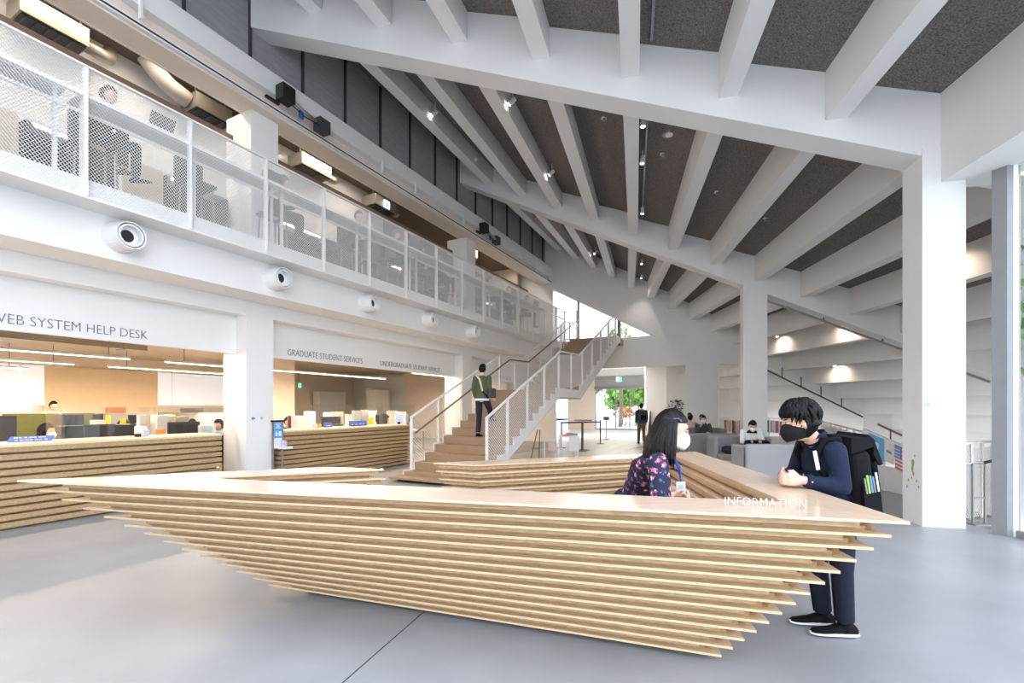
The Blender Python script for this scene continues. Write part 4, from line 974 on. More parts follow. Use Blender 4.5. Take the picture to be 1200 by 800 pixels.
cu = MB().bbox(5.0,5.5,10.75,11.05,.45,.64,.08,4); tag(cu.build('cushion', NAVYC, at=(5.25,10.9,.45), smooth=True), 'black oblong cushion lying on the grey sofa', 'cushion')
lt = thing('low_table', 'low table edge between the two grey sofas', 'table', (4.9,9.7,0)); MB().bbox(4.4,5.3,9.4,10.0,.36,.40,.02).build('table_top', WOODTOP, lt); [MB().cyl((x,y,0),(x,y,.36),.02,n=8).build('leg', DARK, lt) for x in (4.5,5.2) for y in (9.5,9.9)]

# ================================================================== RAILINGS WITH PAPER FLAGS AT THE STEPPED VOID
def void_rail(p, q, label, ht=1.08, board=.55, posts=4, pitch=.045, drop=0.):
    p, q = Vector((*p,0)), Vector((*q,0)); L = (q-p).length; t = (q-p)/L; r = thing('void_railing', label, 'railing', p.lerp(q,.5))
    MB().bar(p+ZD*(ht-drop), q+ZD*ht, .045, .03).build('top_rail', STEELW, r); MB().bar(p+ZD*(ht-.28-drop), q+ZD*(ht-.28), .03, .02).build('mid_rail', STEELW, r)
    for i in range(posts+1): c = p.lerp(q, i/posts); MB().bar(c, c+ZD*(ht-drop*(1-i/posts)), .03, .03, (0,1,0)).build('post', STEELW, r)
    if board: MB().bar(p+ZD*(board/2+.01)+t*.02, q+ZD*(board/2+.01)-t*.02, .012, board).build('white_board', WHITE, r)
    mb = expanded(L, ht-.05-drop-(board or .03), pitch, .03, .012, dirv=t, slope=drop/L); o = mb.build('mesh_panel', STEELW, None, kind='stuff'); o.parent = r; o.location = p+ZD*(board or .03)-Vector(OFF[r.name]); return p, q, t
FA = void_rail((6.86,7.5), (6.92,9.05), 'white railing with big paper flags beside the hall column', 1.12, .45, 3, drop=.42)
void_rail((6.07,6.24), (6.83,6.55), 'white mesh railing between the hall column and the grey mullion', 1.06, None, 3)
FB = void_rail((6.95,9.12), W(2.2,18.9,0)[:2], 'long white railing running back from the hall column along the void', 1.06, .6, 7)
FC = void_rail(W(-1.0,18.85,0)[:2], W(2.15,18.85,0)[:2], 'white railing under the far girder behind the sofas, hung with flags', 1.15, .5, 4)
def flag(p, t, w, h, mats, label, vertical=False):
    r = thing('paper_flag', label, 'flag', p, 'paper flags on the railings'); n_ = Vector((t.y,-t.x,0)); n_ = n_ if n_.y < 0 else -n_
    if not isinstance(mats, list): mats = [mats]
    k = len(mats)
    for i, m in enumerate(mats):
        if vertical: a0, a1, b0, b1 = 0, w, -h*(i+1)/k, -h*i/k
        else: a0, a1, b0, b1 = w*i/k, w*(i+1)/k, -h, 0
        vs = [p+t*a+ZD*b+n_*c for c in (.012,.016) for a, b in ((a0,b0),(a1,b0),(a1,b1),(a0,b1))]
        MB().add(vs, [(0,3,2,1),(4,5,6,7),(0,1,5,4),(1,2,6,5),(2,3,7,6),(3,0,4,7)]).build('band', m, r)
    return r
fR, fW, fB, fG, fY = mat('flag_red', (.72,.15,.15), .7), PAPER, mat('flag_blue', (.16,.3,.58), .7), mat('flag_green', (.04,.3,.14), .7), mat('flag_yellow', (.85,.68,.05), .7)
fS, fO = mat('flag_sky', (.12,.5,.78), .7), mat('flag_orange', (.8,.35,.1), .7)
fpats = [('red dotted', [fW,fR,fW]), ('orange and white', [fO,fW,fG]), ('pale red', [fR,fW]), ('red and white', [fW,fR,fW]), ('blue white and red', [fB,fW,fR]), ('yellow and black', [fY,BLACK,fY]), ('green white and red', [fG,fW,fR]), ('blue and red striped', [fW,fB,fR]), ('red and white leaf', [fR,fW,fR]), ('blue with yellow cross', [fB,fY,fB]), ('plain red', [fR])]
p, q, t = FC
for i, (px, k) in enumerate(((846,0),(853,1),(858,2),(863,3),(867,4),(871,5),(898,6),(905,7),(913,8),(922,9),(930,10))):
    r_ = (px-600)/540; w_ = (r_*p.y-p.x)/(t.x-r_*t.y)
    flag(p+t*w_+ZD*(1.08-.02*(i%3)), t, .24, .5 if i in (2,3,8) else .42, [PAPER]+fpats[k][1]+[PAPER] if i % 2 else fpats[k][1], '%s paper flag hanging on the far railing, %s from the left' % (fpats[k][0], (nm+('',))[i]))
p, q, t = FB
for i, (f, c, lb) in enumerate(((.12,[fR,fY],'red and yellow paper flag on the long railing behind the backpack'), (.28,[fR],'red paper flag on the long railing past the man'), (.42,[fY,fG],'yellow and green paper flag farther along the long railing'), (.6,[fW,fR],'white and red paper flag near the far end of the long railing'))): flag(p.lerp(q,f)+ZD*1.0, t, .3, .3, c, lb)
p, q, t = FA; nn = Vector((-1,0,0))
def bigflag(y0, y1, kind, label):
    r = thing('paper_flag', label, 'flag', (6.85,(y0+y1)/2,1.0), 'big paper flags')
    zt_ = lambda y: 1.10-.42*(9.05-y)/1.55; X = lambda y: 6.86+.06*(y-7.5)/1.55-.02
    def pc(ya, yb, a, b, m, nm_, e=0):      # a, b: fraction of the height from the bottom
        H = .42; P = lambda y, f, o: (X(y)-o, y, zt_(y)-H+H*f)
        MB().hexa([P(ya,a,e+.006),P(ya,a,e),P(yb,a,e),P(yb,a,e+.006),P(ya,b,e+.006),P(ya,b,e),P(yb,b,e),P(yb,b,e+.006)]).build(nm_, m, r)
    if kind == 'sky':
        pc(y0,y1,0,1,fS,'sheet'); c = (y0+y1)/2; MB().cyl((X(c)-.012,c,zt_(c)-.2),(X(c)-.007,c,zt_(c)-.2),.08,n=20).build('white_emblem', PAPER, r)
    elif kind == 'stripes':
        for k in range(13): pc(y0,y1,k/13,(k+1)/13, fR if k % 2 == 0 else PAPER, 'stripe')
        m_ = (y0+y1)/2; pc(m_,y1,6/13,1,fB,'blue_corner',.008)
        for a in range(4):
            for b in range(3): pc(m_+.03+a*(y1-m_)*.22,m_+.05+a*(y1-m_)*.22,.55+b*.13,.59+b*.13,PAPER,'star_dot',.016)
    else:
        pc(y0,y1,.1,1,PAPER,'sheet'); pc(y0+.05,y1-.05,.5,.6,GREYF,'grey_mark',.008)
bigflag(8.52,8.90,'sky','large sky blue paper flag with white emblem on the railing beside the column'); bigflag(8.28,8.50,'plain','large off white paper flag between the sky blue and the striped one'); bigflag(7.95,8.26,'stripes','large red and white striped flag with blue corner by the hall column')
bigflag(8.92,9.04,'plain','crumpled white paper flag at the far end of the near railing')
us = thing('umbrella_stand', 'grey metal frame stand with dark grip by the mesh railing right of the column', 'stand', (6.2,6.12,0))
for dx in (-.08,.08): MB().bar((6.18+dx,6.1,0), (6.18+dx,6.1,.80), .02, .02, (0,1,0)).build('upright', GREYM, us)
for z in (.34,.79): MB().box(6.10,6.26,6.09,6.11,z,z+.02).build('crossbar', GREYM, us)
MB().box(6.06,6.28,6.02,6.2,0,.015).build('base', GREYM, us); MB().tube([(6.2,6.05,.82),(6.28,6.0,.86),(6.34,6.0,.82)], .02, 8).build('grip', BLACK, us)
hr = thing('void_handrail', 'brown wooden handrail slanting down into the stepped void', 'handrail', (11.5,15,1.0))
MB().bar((11.9,15.0,1.0), (13.6,14.5,.05), .05, .06).build('rail', BROWN, hr); [MB().bar((x,14.85-.25*(x-12.2)/1.0,z-.9), (x,14.85-.25*(x-12.2)/1.0,z), .03, .03, (0,1,0)).build('baluster', DARK, hr) for x, z in ((12.2,.83),(12.9,.44),(13.4,.16))]

# ================================================================== THINGS IN THE HALL TOWARDS THE ENTRANCE
def stand(px, py0, py1, Y, label, head):
    b = pt(px, py1, Y); b.z = 0; r = thing('stand', label, 'stand', b); ztop = pt(px, py0, Y).z
    MB().cyl(b, (b.x,b.y,.02), .16, n=16).build('base', DARK, r); MB().cyl((b.x,b.y,.02), (b.x,b.y,ztop), .02, n=8).build('pole', GREYM, r)
    if head: MB().box(b.x-head[0]/2,b.x+head[0]/2,b.y-.02,b.y+.02,ztop,ztop+head[1]).build('head_board', head[2], r)
stand(710.5, 492, 515, 22.0, 'slim stand with a dark tray near the entrance doors', (.28,.16,BROWN))
bb = thing('belt_barrier', 'belt barrier with blue tape and three posts in the far hall', 'barrier', (2.6,18,0))
bp = [(pt(658,520,17.5).x,17.5), (pt(682,520,16.2).x,16.2), (pt(703.5,520,19.5).x,19.5)]
for x, y in bp: MB().cyl((x,y,0),(x,y,.02),.17,n=14).build('base', DARK, bb); MB().cyl((x,y,.02),(x,y,1.0),.028,n=10).build('post', DARK, bb)
for a, b in ((0,2),): MB().bar((*bp[a],.96), (*bp[b],.93), .006, .06).build('belt', mat('belt_blue', (.06,.16,.5), .6), bb)
tb = thing('round_bar_table', 'tall orange brown bar table on one pole behind the belt barrier', 'table', (2.75,16.6,0)); c = pt(683,500,16.6)
MB().cyl((c.x,c.y,0),(c.x,c.y,.02),.25,n=18).build('base', DARK, tb); MB().cyl((c.x,c.y,.02),(c.x,c.y,1.06),.03,n=10).build('pole', GREYM, tb); MB().cyl((c.x,c.y,1.06),(c.x,c.y,1.10),.32,n=24).build('table_top', mat('orange_table_top', (.55,.22,.10), .5), tb)
wt = thing('leaflet_table', 'small white table with colourful leaflets under the staircase', 'table', (1.6,13.5,0))
x0, x1, y = pt(656,0,13.4).x, pt(677,0,13.4).x, 13.4
MB().box(x0,x1,y-.25,y+.3,.70,.73).build('table_top', WHITE, wt); MB().box(x0+.25,x1,y-.25,y-.23,.30,.70).build('front_panel', WHITE, wt)
for x in (x0+.03,x1-.03):
    for yy in (y-.22,y+.27): MB().box(x-.015,x+.015,yy-.015,yy+.015,0,.7).build('leg', WHITE, wt)
for i, (dx, m, lb) in enumerate(((.06,fR,'red leaflet pile on the white leaflet table'), (.3,fB,'blue leaflet pile on the white leaflet table'), (.2,fO,'orange leaflet pile on the white leaflet table'))):
    tag(MB().box(x0+dx,x0+dx+.2,y-.2+.13*i,y-.05+.13*i,.73,.76+.02*i).build('leaflet_pile', m, at=(x0+dx+.1,y,.73)), lb, 'leaflets', 'leaflet piles')
wb = thing('poster_trolley', 'white framed poster trolley with a pink sheet at the foot of the stairs', 'trolley', (1.0,12.6,0)); a, b, y = pt(638,0,12.5).x, pt(655,0,12.5).x, 12.5
for x in (a, b): MB().box(x-.015,x+.015,y-.015,y+.015,.03,.66).build('upright', WHITE, wb); MB().box(x-.02,x+.02,y-.25,y+.25,.0,.04).build('foot', DARK, wb)
for z in (.65,.14): MB().box(a,b,y-.012,y+.012,z,z+.03).build('crossbar', WHITE, wb)
MB().box(a+.1,b-.12,y-.02,y-.013,.36,.62).build('pink_sheet', mat('pink_sheet', (.7,.5,.52), .7), wb)
lb_ = thing('leaning_board', 'large dark display board leaning on white feet beside the entrance', 'display board', (6.9,23.5,0)); p0, p1 = pt(758,503,23.0), pt(768,503,23.0)
MB().hexa([(p0.x,22.9,.12),(p1.x,23.3,.12),(p1.x,23.35,.12),(p0.x,22.95,.12),(p0.x+.22,23.2,1.35),(p1.x+.12,23.6,1.45),(p1.x+.12,23.65,1.45),(p0.x+.22,23.25,1.35)]).build('panel', mat('dark_display', (.13,.12,.12), .5), lb_)
MB().hexa([(p0.x-.03,22.88,.10),(p0.x,22.9,.10),(p0.x,22.97,.10),(p0.x-.03,22.95,.10),(p0.x+.19,23.18,1.37),(p0.x+.22,23.2,1.37),(p0.x+.22,23.27,1.37),(p0.x+.19,23.25,1.37)]).build('white_edge', WHITE, lb_); MB().box(p0.x-.1,p1.x+.1,22.8,23.5,0,.12).build('foot', DARK, lb_)
bl = thing('ladder', 'dark folded easel leaning under the staircase', 'easel', (.85,14,0)); c = pt(627,512,14.0)
for s in (-.12,.12): MB().bar((c.x+s,14,0),(c.x+s*.3+.12,14.2,.85),.03,.02).build('leg', BROWN, bl)
MB().bar((c.x-.1,14.05,.3),(c.x+.12,14.05,.3),.03,.02).build('crossbar', BROWN, bl)
xs = thing('exit_sign', 'green exit sign hanging above the glass entrance doors', 'sign', W(-7.8,30.8,3.3)); a, b = pt(722,443,30.5), pt(728,440,30.5)
MB().box(a.x,b.x+.0,30.45,30.5,3.25,3.55).build('white_half', EXITW, xs); MB().box((a.x+b.x)/2,b.x,30.43,30.45,3.25,3.55).build('green_half', EXITG, xs); MB().box((a.x+b.x)/2-.01,(a.x+b.x)/2+.01,30.47,30.48,3.55,3.67).build('hanger', GREYM, xs)
art = thing('dotted_wall_art', 'black scribbled dot pattern on the white passage wall behind the woman', 'wall art', W(-3.2,22.95,1.6)); rr = random.Random(5)
for k in range(46):
    r_ = math.sqrt(rr.random()); t_ = rr.random()*6.283; c = pt(791.5+9.5*r_*math.cos(t_), 475.5+8*r_*math.sin(t_), 21.7); q_ = (c.x*C_-c.y*S_, c.x*S_+c.y*C_)
    d0, z0 = c.x*C_-c.y*S_, c.z; s = .02+.03*rr.random(); sl = rr.uniform(-.05,.05)
    MB(XB).hexa([(d0-s,22.97,z0-.02),(d0+s,22.97,z0-.02+sl),(d0+s,22.998,z0-.02+sl),(d0-s,22.998,z0-.02),(d0-s,22.97,z0+.02),(d0+s,22.97,z0+.02+sl),(d0+s,22.998,z0+.02+sl),(d0-s,22.998,z0+.02)]).build('dash', BLACK, art)
for i in range(2):
    c = W((-6.6,-5.9)[i], 20.5, 3.6); r = thing('passage_spot', 'small dark camera pod on the passage ceiling, %s one' % ('left','right')[i], 'camera', c, 'ceiling pods'); MB().cyl(c, (c[0],c[1],3.67), .05, n=12).build('base', DARK, r); MB().ell((c[0],c[1],3.58), .07, m=12, n=8).build('dome', BLACK, r)
pl = thing('passage_light', 'flat ceiling light panel in the entrance passage', 'light', W(-6,25,3.65)); MB(XB).box(-7.5,-4.5,24.2,24.5,3.63,3.67).build('diffuser', mat('passage_led', (1,1,1), emit=(1,.95,.88,4)), pl)
lamp('lamp', 'AREA', W(-6,24.3,3.6), 380, (1,.93,.85), pl, (0,0,-1), shape='RECTANGLE', size=3, size_y=.4).rotation_euler = (0,0,-.478)

# ================================================================== OUTSIDE
rt = random.Random(11)
LEAFG = [mat('leaf_bright_green', (.16,.34,.05), .7, var=.3, scale=3), mat('leaf_deep_green', (.07,.20,.05), .7, var=.3, scale=3), mat('leaf_orange', (.5,.24,.10), .7, var=.3, scale=3)]
TRUNK = mat('bark', (.16,.12,.09), .9, var=.3)
def tree(loc, h, rad, label, m, n=900, group='trees outside the entrance', ls=.22):
    r = thing('leafy_tree', label, 'tree', loc, group); x, y, z = loc
    MB().tube([(x,y,0),(x+.1,y,h*.3),(x,y+.1,h*.6),(x+.1,y,h*.85)], [h*.017,h*.014,h*.010,.015], 8).build('trunk', TRUNK, r)
    for k in range(4):
        a = k*1.7; MB().tube([(x+.05,y,h*(.35+.1*k)),(x+math.cos(a)*rad*.4,y+math.sin(a)*rad*.4,h*(.5+.1*k)),(x+math.cos(a)*rad*.75,y+math.sin(a)*rad*.75,h*(.58+.1*k))], [h*.012,h*.008,.015], 6).build('branch', TRUNK, r)
    vs = []; fs = []
    for k in range(n):
        while True:
            q = Vector((rt.uniform(-1,1), rt.uniform(-1,1), rt.uniform(-1,1)))
            if .35 < q.length < 1: break
        q *= .8+.25*math.sin(q.x*7+q.z*5+x); c = Vector((x+q.x*rad, y+q.y*rad, h*.66+q.z*h*.36)); n1 = Vector((rt.gauss(0,1), rt.gauss(0,1), rt.gauss(0,1))).normalized(); t1 = n1.orthogonal()*ls*rt.uniform(.6,1.3); t2 = n1.cross(t1)*.6; o = len(vs)
        vs += [c-t1, c+t2, c+t1, c-t2]; fs.append((o,o+1,o+2,o+3))
    MB().add(vs, fs).build('foliage', m, r, kind='stuff'); return r
tspec = [(-10.2,41,3.6,1.7,0,'low rounded green tree outside just left of the entrance doors'), (-8.3,50,4.4,2.4,0,'pale green tree outside between the second and third door panes'), (-9.5,44,5,2.6,0,'leafy green tree outside behind the left door pane'), (-6.6,47,5.2,2.8,0,'tree with dark trunk outside behind the middle door panes'), (-3.5,43,4.6,2.6,1,'deep green tree outside behind the right door pane'), (-14,45,8,3.4,1,'deep green tree outside left of the entrance doors'), (-12,57,7,4.5,1,'big distant deep green tree beyond the entrance'), (-3,60,7,4.5,0,'big distant bright tree beyond the entrance'), (-18,58,10,5,0,'big distant bright tree far left of the entrance')]
for d, u, h, rad, k, lb in tspec: tree(Vector(W(d,u,0)), h, rad, lb, LEAFG[k])
for d, u, lb in ((-9.2,38,'low orange flowering bush outside the left door pane'), (-7.6,39,'low orange flowering bush outside the second door pane'), (-5.4,39.5,'low orange flowering bush outside the right door pane')): tree(Vector(W(d,u,0)), 1.7, .9, lb, LEAFG[2], 260, 'orange bushes outside', .12)
tree(Vector(W(-9.1,36,0)), 8.6, 1.3, 'slim bright green tree outside the sloping window', LEAFG[0], 700, 'trees outside the sloping window', .16)
for i in range(5):
    d = -9.3+.95*i; c = W(d,36,0); r = thing('bollard', 'white bollard outside the entrance, %s from the left' % nm[i], 'bollard', c, 'white bollards outside'); MB().cyl(c,(c[0],c[1],.85),.05,n=10).build('post', WHITE, r); MB().ell((c[0],c[1],.85), .06, m=10, n=6).build('cap', GREYM, r)
tree(Vector((6.75,5.58,0)), 4.4, .55, 'slim leafy shrub just outside the right glass facade', LEAFG[0], 500, None, .08)
# ================================================================== PEOPLE
def stand_pose(**o):
    j = dict(hipc=(0,0,.92), waist=(0,.01,1.07), chest=(0,.015,1.27), neck=(0,0,1.44), head=(0,.03,1.585),
             shL=(-.185,0,1.385), elL=(-.225,-.03,1.12), wrL=(-.22,.07,.89), hdL=(-.21,.11,.80), shR=(.185,0,1.385), elR=(.225,-.03,1.12), wrR=(.22,.07,.89), hdR=(.21,.11,.80),
             hpL=(-.09,0,.90), knL=(-.095,.02,.49), anL=(-.095,-.02,.08), toL=(-.11,.15,.03), hpR=(.09,0,.90), knR=(.095,.02,.49), anR=(.095,-.02,.08), toR=(.11,.15,.03))
    j.update(o); return j
def sit_pose(**o):
    j = dict(hipc=(0,0,.52), waist=(0,.0,.67), chest=(0,.04,.87), neck=(0,.06,1.03), head=(0,.11,1.165),
             shL=(-.18,.05,.98), elL=(-.22,.16,.74), wrL=(-.12,.38,.76), hdL=(-.08,.45,.77), shR=(.18,.05,.98), elR=(.22,.16,.74), wrR=(.12,.38,.76), hdR=(.08,.45,.77),
             hpL=(-.09,.02,.51), knL=(-.11,.42,.50), anL=(-.11,.42,.08), toL=(-.11,.57,.03), hpR=(.09,.02,.51), knR=(.11,.42,.50), anR=(.11,.42,.08), toR=(.11,.57,.03))
    j.update(o); return j
def human(label, loc, face, pose, top, pants, group=None, hair='short', hairm=None, mask=None, shoes=None, vox=.022, skirt=False, sleeve=1.0, headdir=None, hs=1.0, fingers=None, frame=None, shoem=None):
    """joints are given in the person's own frame (x right, y forward) unless frame='world'"""
    hairm = hairm or HAIR; shoem = shoem or BLACKC
    r = thing('person', label, 'person', loc, group)
    f = Vector((face[0], face[1], 0)).normalized(); rt_ = Vector((f.y, -f.x, 0)); L = Vector(loc)
    J = {k: (Vector(v) if frame == 'world' else L+rt_*v[0]+f*v[1]+ZD*v[2]) for k, v in pose.items()}
    off = OFF[r.name]; main = vox < .015
    sp_ = (J['neck']-J['hipc']).normalized(); sh = (J['shR']-J['shL']).normalized(); hp = (J['hpR']-J['hpL']).normalized()
    def tor(rings):
        out = []
        for c, a, b, ax in rings:
            bk = ax.cross(sp_).normalized(); out.append((c, ax*a, bk*b))
        return out
    hd = Vector(headdir).normalized() if headdir else (f*.97-ZD*.1).normalized()
    hx = hd.cross(ZD).normalized(); hz = hx.cross(hd); M = Matrix((hx, hd, hz)).transposed()
    def hp_(x, y, z): return J['head']+M @ Vector((x*hs, y*hs, z*hs))
    hips, wst, chs, nk = J['hipc'], J['waist'], J['chest'], J['neck']; ms = (J['shL']+J['shR'])/2
    # body: one continuous surface
    b = MB()
    b.loft(tor([(hips-sp_*.10,.10,.07,hp), (hips,.145,.095,hp), (wst,.125,.085,(hp+sh).normalized()), (chs,.145,.095,sh), (ms-sp_*.03,.15,.08,sh), (ms+sp_*.02,.09,.065,sh), (nk,.055,.055,sh)]), 14)
    b.cyl(ms, J['head']-hd*.02-hz*.05*hs, .058, .050, 12)
    for s in 'LR':
        for p, q, r0, r1 in (('sh','el',.050,.040), ('el','wr',.040,.028)): b.cyl(J[p+s], J[q+s], r0, r1, 10); b.ell(J[p+s], r0, m=10, n=6)
        b.ell(J['wr'+s], .028, m=8, n=6)
        for p, q, r0, r1 in (('hp','kn',.080,.056), ('kn','an',.056,.040)): b.cyl(J[p+s], J[q+s], r0, r1, 10); b.ell(J[p+s], r0, m=10, n=6)
        b.cyl(J['an'+s]-ZD*.04, J['to'+s]-ZD*.012, .026, .014, 8)
        w, h = J['wr'+s], J['hd'+s]; t = (h-w).normalized()
        if fingers is None:
            b.ell((w+h)/2+t*.01, .038, .05, .03, 8, 6); b.ell(h, .033, m=8, n=6)
        else:
            fx, curl = fingers[s]; fx = Vector(fx).normalized(); nn = t.cross(fx).normalized()*curl
            b.loft([(w,fx*.026,nn*.02),(w+t*.04,fx*.040,nn*.02),(w+t*.082,fx*.043,nn*.018)], 10)
            for i in range(4):
                base = w+t*.078+fx*(-.030+.0205*i); ln_ = (.070,.080,.075,.058)[i]
                p1 = base+t*ln_*.40+nn*.008; p2 = p1+(t*.45+nn*.9).normalized()*ln_*.38; p3 = p2+(nn*.95-t*.35).normalized()*ln_*.32
                b.tube([base-t*.02, base, p1, p2, p3], [.0095,.0098,.0092,.0085,.007], 7)
            base = w+t*.03+fx*.034; p1 = base+(fx*.7+t*.7).normalized()*.035; p2 = p1+(t*.9+nn*.5).normalized()*.03
            b.tube([base-fx*.015, base, p1, p2], [.012,.0125,.0105,.008], 7)
    # head with a face
    def hfn(q):
        x, y, z = q.x/.074, q.y/.094, q.z/.118
        if z < 0: q.x *= 1-.30*(-z)**1.4; q.y *= 1-.10*(-z)
        if y > .3:
            q.y += .020*math.exp(-((x/.22)**2)-((z+.22)/.22)**2)          # nose
            q.y -= .010*math.exp(-((abs(x)-.45)/.22)**2-((z-.02)/.16)**2)   # eye sockets
            q.y += .006*math.exp(-((z-.22)/.12)**2)                         # brow
            q.y += .007*math.exp(-((x/.35)**2)-((z+.55)/.10)**2)            # lips
            q.y += .010*math.exp(-((x/.4)**2)-((z+.92)/.18)**2)             # chin
        return q*hs
    b.ell(J['head'], .074, .094, .118, 28, 20, M, hfn)
    for s in (-1, 1): b.ell(hp_(s*.076,-.008,-.01), .012*hs, .020*hs, .032*hs, 8, 6, M)
    me = remesh(b, 'body', SKIN, off, min(vox*.72, .012) if main else vox*.8, 2 if main else 3); put('body', me, r, off)
    if main or mask is not None or True:
        if main:
            for s in (-1, 1):
                e = MB().ell(hp_(s*.033,.080,.006), .012*hs, .009*hs, .0048*hs, 10, 6, M).build('eye', PAPER, r, smooth=True)
                MB().ell(hp_(s*.033,.0865,.006), .0058*hs, .0045*hs, .0046*hs, 8, 6, M).build('iris', BLACK, e, smooth=True)
                MB().tube([hp_(s*.018,.090,.027), hp_(s*.034,.091,.032), hp_(s*.052,.080,.028)], [.003,.0035,.002], 6).build('eyebrow', hairm, r, smooth=True)
                MB().tube([hp_(s*.020,.088,.011), hp_(s*.034,.0905,.0135), hp_(s*.048,.080,.010)], [.0015,.002,.0015], 5).build('eyelid', hairm, r, smooth=True)
            MB().tube([hp_(-.020,.094,-.062), hp_(0,.099,-.061), hp_(.020,.094,-.062)], [.003,.0045,.003], 6).build('lips', mat('lip_skin', (.55,.25,.22), .5), r, smooth=True)
    # clothes
    ta = .012 if main else .014
    t_ = MB(); hem = hips-sp_*.05
    t_.loft(tor([(hem,.170,.128,hp), (hips+sp_*.03,.165,.125,hp), (wst,.155,.118,(hp+sh).normalized()), (chs,.172,.125,sh), (ms-sp_*.04,.168,.105,sh), (ms+sp_*.015,.115,.08,sh), (nk+sp_*.0,.068,.066,sh)]), 16)
    for s in 'LR':
        a, e, w = J['sh'+s], J['el'+s], J['wr'+s]; t_.ell(a, .066, m=12, n=8)
        if sleeve >= 1: t_.cyl(a, e, .066, .054, 12).ell(e, .054, m=12, n=8).cyl(e, e.lerp(w,.93), .054, .040, 12)
        else: t_.cyl(a, a.lerp(e, sleeve+.3), .068, .066, 12)
    put('shirt', remesh(t_, 'shirt', top, off, vox, 3), r, off)
    p_ = MB()
    p_.loft(tor([(hips+sp_*.10,.140,.105,hp), (hips,.160,.118,hp), (hips-sp_*.08,.150,.11,hp)]), 14)
    for s in 'LR':
        a, k, n = J['hp'+s], J['kn'+s], J['an'+s]; p_.ell(a, .09, m=12, n=8); p_.cyl(a, k, .092, .070, 12).ell(k, .070, m=12, n=8).cyl(k, n-(n-k).normalized()*.02, .068, .060, 12)
    if skirt: p_.loft([(hips+ZD*.05,hp*.15,f*.11),(hips-ZD*.35,hp*.22,f*.19)], 14)
    put('trousers', remesh(p_, 'trousers', pants, off, vox, 3), r, off)
    for s in 'LR':
        an, to = J['an'+s], J['to'+s]; d_ = Vector((to.x-an.x, to.y-an.y, 0)); d_ = d_.normalized() if d_.length > .02 else f; sd = Vector((d_.y,-d_.x,0)); z0 = min(an.z,to.z)-.035
        if abs(an.z-to.z) > .12: z0 = min(an.z, to.z)-.03
        base = Vector((an.x, an.y, z0)); P = lambda a, w, z: base+d_*a+ZD*z
        sh_ = MB(); rings = [(-.075,.026,.05,.05),(-.055,.036,.070,.055),(.0,.040,.078,.058),(.05,.042,.064,.045),(.09,.043,.048,.04),(.14,.046,.034,.034),(.19,.038,.026,.026),(.215,.016,.016,.016)]
        sh_.loft([(base+d_*a+ZD*(h*.5+.012), sd*w, ZD*(h*.5)) for a, w, h, _ in rings], 12)
        sh_.cyl(base+ZD*.03, base+ZD*.095, .042, .044, 12)
        o = sh_.build('shoe', shoem, r, smooth=True)
        if main:
            so = MB(); so.loft([(base+d_*a+ZD*.012, sd*(w*1.08), ZD*.012) for a, w, h, _ in [(-.085,.02,0,0)]+rings+[(.222,.012,0,0)]], 12); so.build('sole', PAPER, o, smooth=True)
            for q in range(3): MB().tube([P(.045+.022*q,0,.062-.006*q)-sd*.022, P(.045+.022*q,0,.070-.006*q), P(.045+.022*q,0,.062-.006*q)+sd*.022], .0025, 5).build('lace', PAPER, o)
    # hair
    def cap(scale, low, front, nz=0., seed=1):
        rr = random.Random(seed); ph_ = [rr.uniform(0, 6.28) for _ in range(6)]
        def fn(q):
            x, y, z = q.x/.08, q.y/.1, q.z/.12
            g = 1+nz*(math.sin(9*x+ph_[0])*math.sin(8*y+ph_[1])+.6*math.sin(15*z+6*x+ph_[2]))
            k = scale*g
            if y > front and z < .42: k *= .82
            if z < low: k *= .86
            return q*k*hs
        return MB().ell(J['head']+M @ Vector((0,-.008*hs,.008*hs)), .079, .099, .120, 30, 22, M, fn)
    if hair == 'short': h_ = cap(1.10 if main else 1.12, -.30, .10, .02 if main else .03)
    elif hair == 'long':
        h_ = cap(1.10, -.75, .12, .015)
    if hair in ('short', 'long'): ho = h_.build('hair', hairm, r, smooth=True)
    if main:
        rr = random.Random(4); lk = MB(); N = 230 if hair == 'short' else 260
        for i in range(N):
            a = rr.uniform(0, 6.283); u0 = rr.uniform(.0, 1.0)
            if hair == 'short':
                el0 = R(86-52*u0**.7); c = []
                back = math.sin(a) < .35
                span = R(46 if back else 40) * rr.uniform(.7, 1.15); el1 = max(el0-span, R(-32) if back and math.sin(a) < -.1 else R(12 if math.sin(a) > .5 else -8)); da = rr.uniform(-.35, .35)
                for k in range(6):
                    t = k/5; el = el0+(el1-el0)*t; aa = a+da*t; rad = 1.07+.10*math.sin(math.pi*min(1,t*1.1))+.05*rr.random()*t
                    c.append(hp_(.080*rad*math.cos(el)*math.cos(aa), -.008+.100*rad*math.cos(el)*math.sin(aa), .010+.122*rad*math.sin(el)))
                lk.tube(c, [.011,.013,.013,.011,.007,.0015], 5)
            else:
                a = rr.uniform(R(168), R(374)); aa = a; front_ = math.sin(a) > .45
                c = []; el0 = R(rr.uniform(45, 84))
                for k in range(4):
                    el = el0*(1-k/3.2); c.append(hp_(.080*1.12*math.cos(el)*math.cos(aa), -.008+.100*1.12*math.cos(el)*math.sin(aa), .010+.122*1.10*math.sin(el)))
                p = c[-1]; ln_ = rr.uniform(.20,.27); out_ = (p-J['head']); out_.z = 0; out_ = out_.normalized()
                for k in range(1, 5): t = k/4; c.append(p-ZD*ln_*t+out_*(.018*math.sin(2.6*t)+.02*t*rr.random())-f*(.05*t)*(1 if math.sin(a) < -.2 else .3))
                lk.tube(c, [.007,.011,.013,.014,.014,.013,.010,.003], 5)
        lk.build('hair_locks', hairm, r, smooth=True, kind='stuff')
    elif hair == 'long':
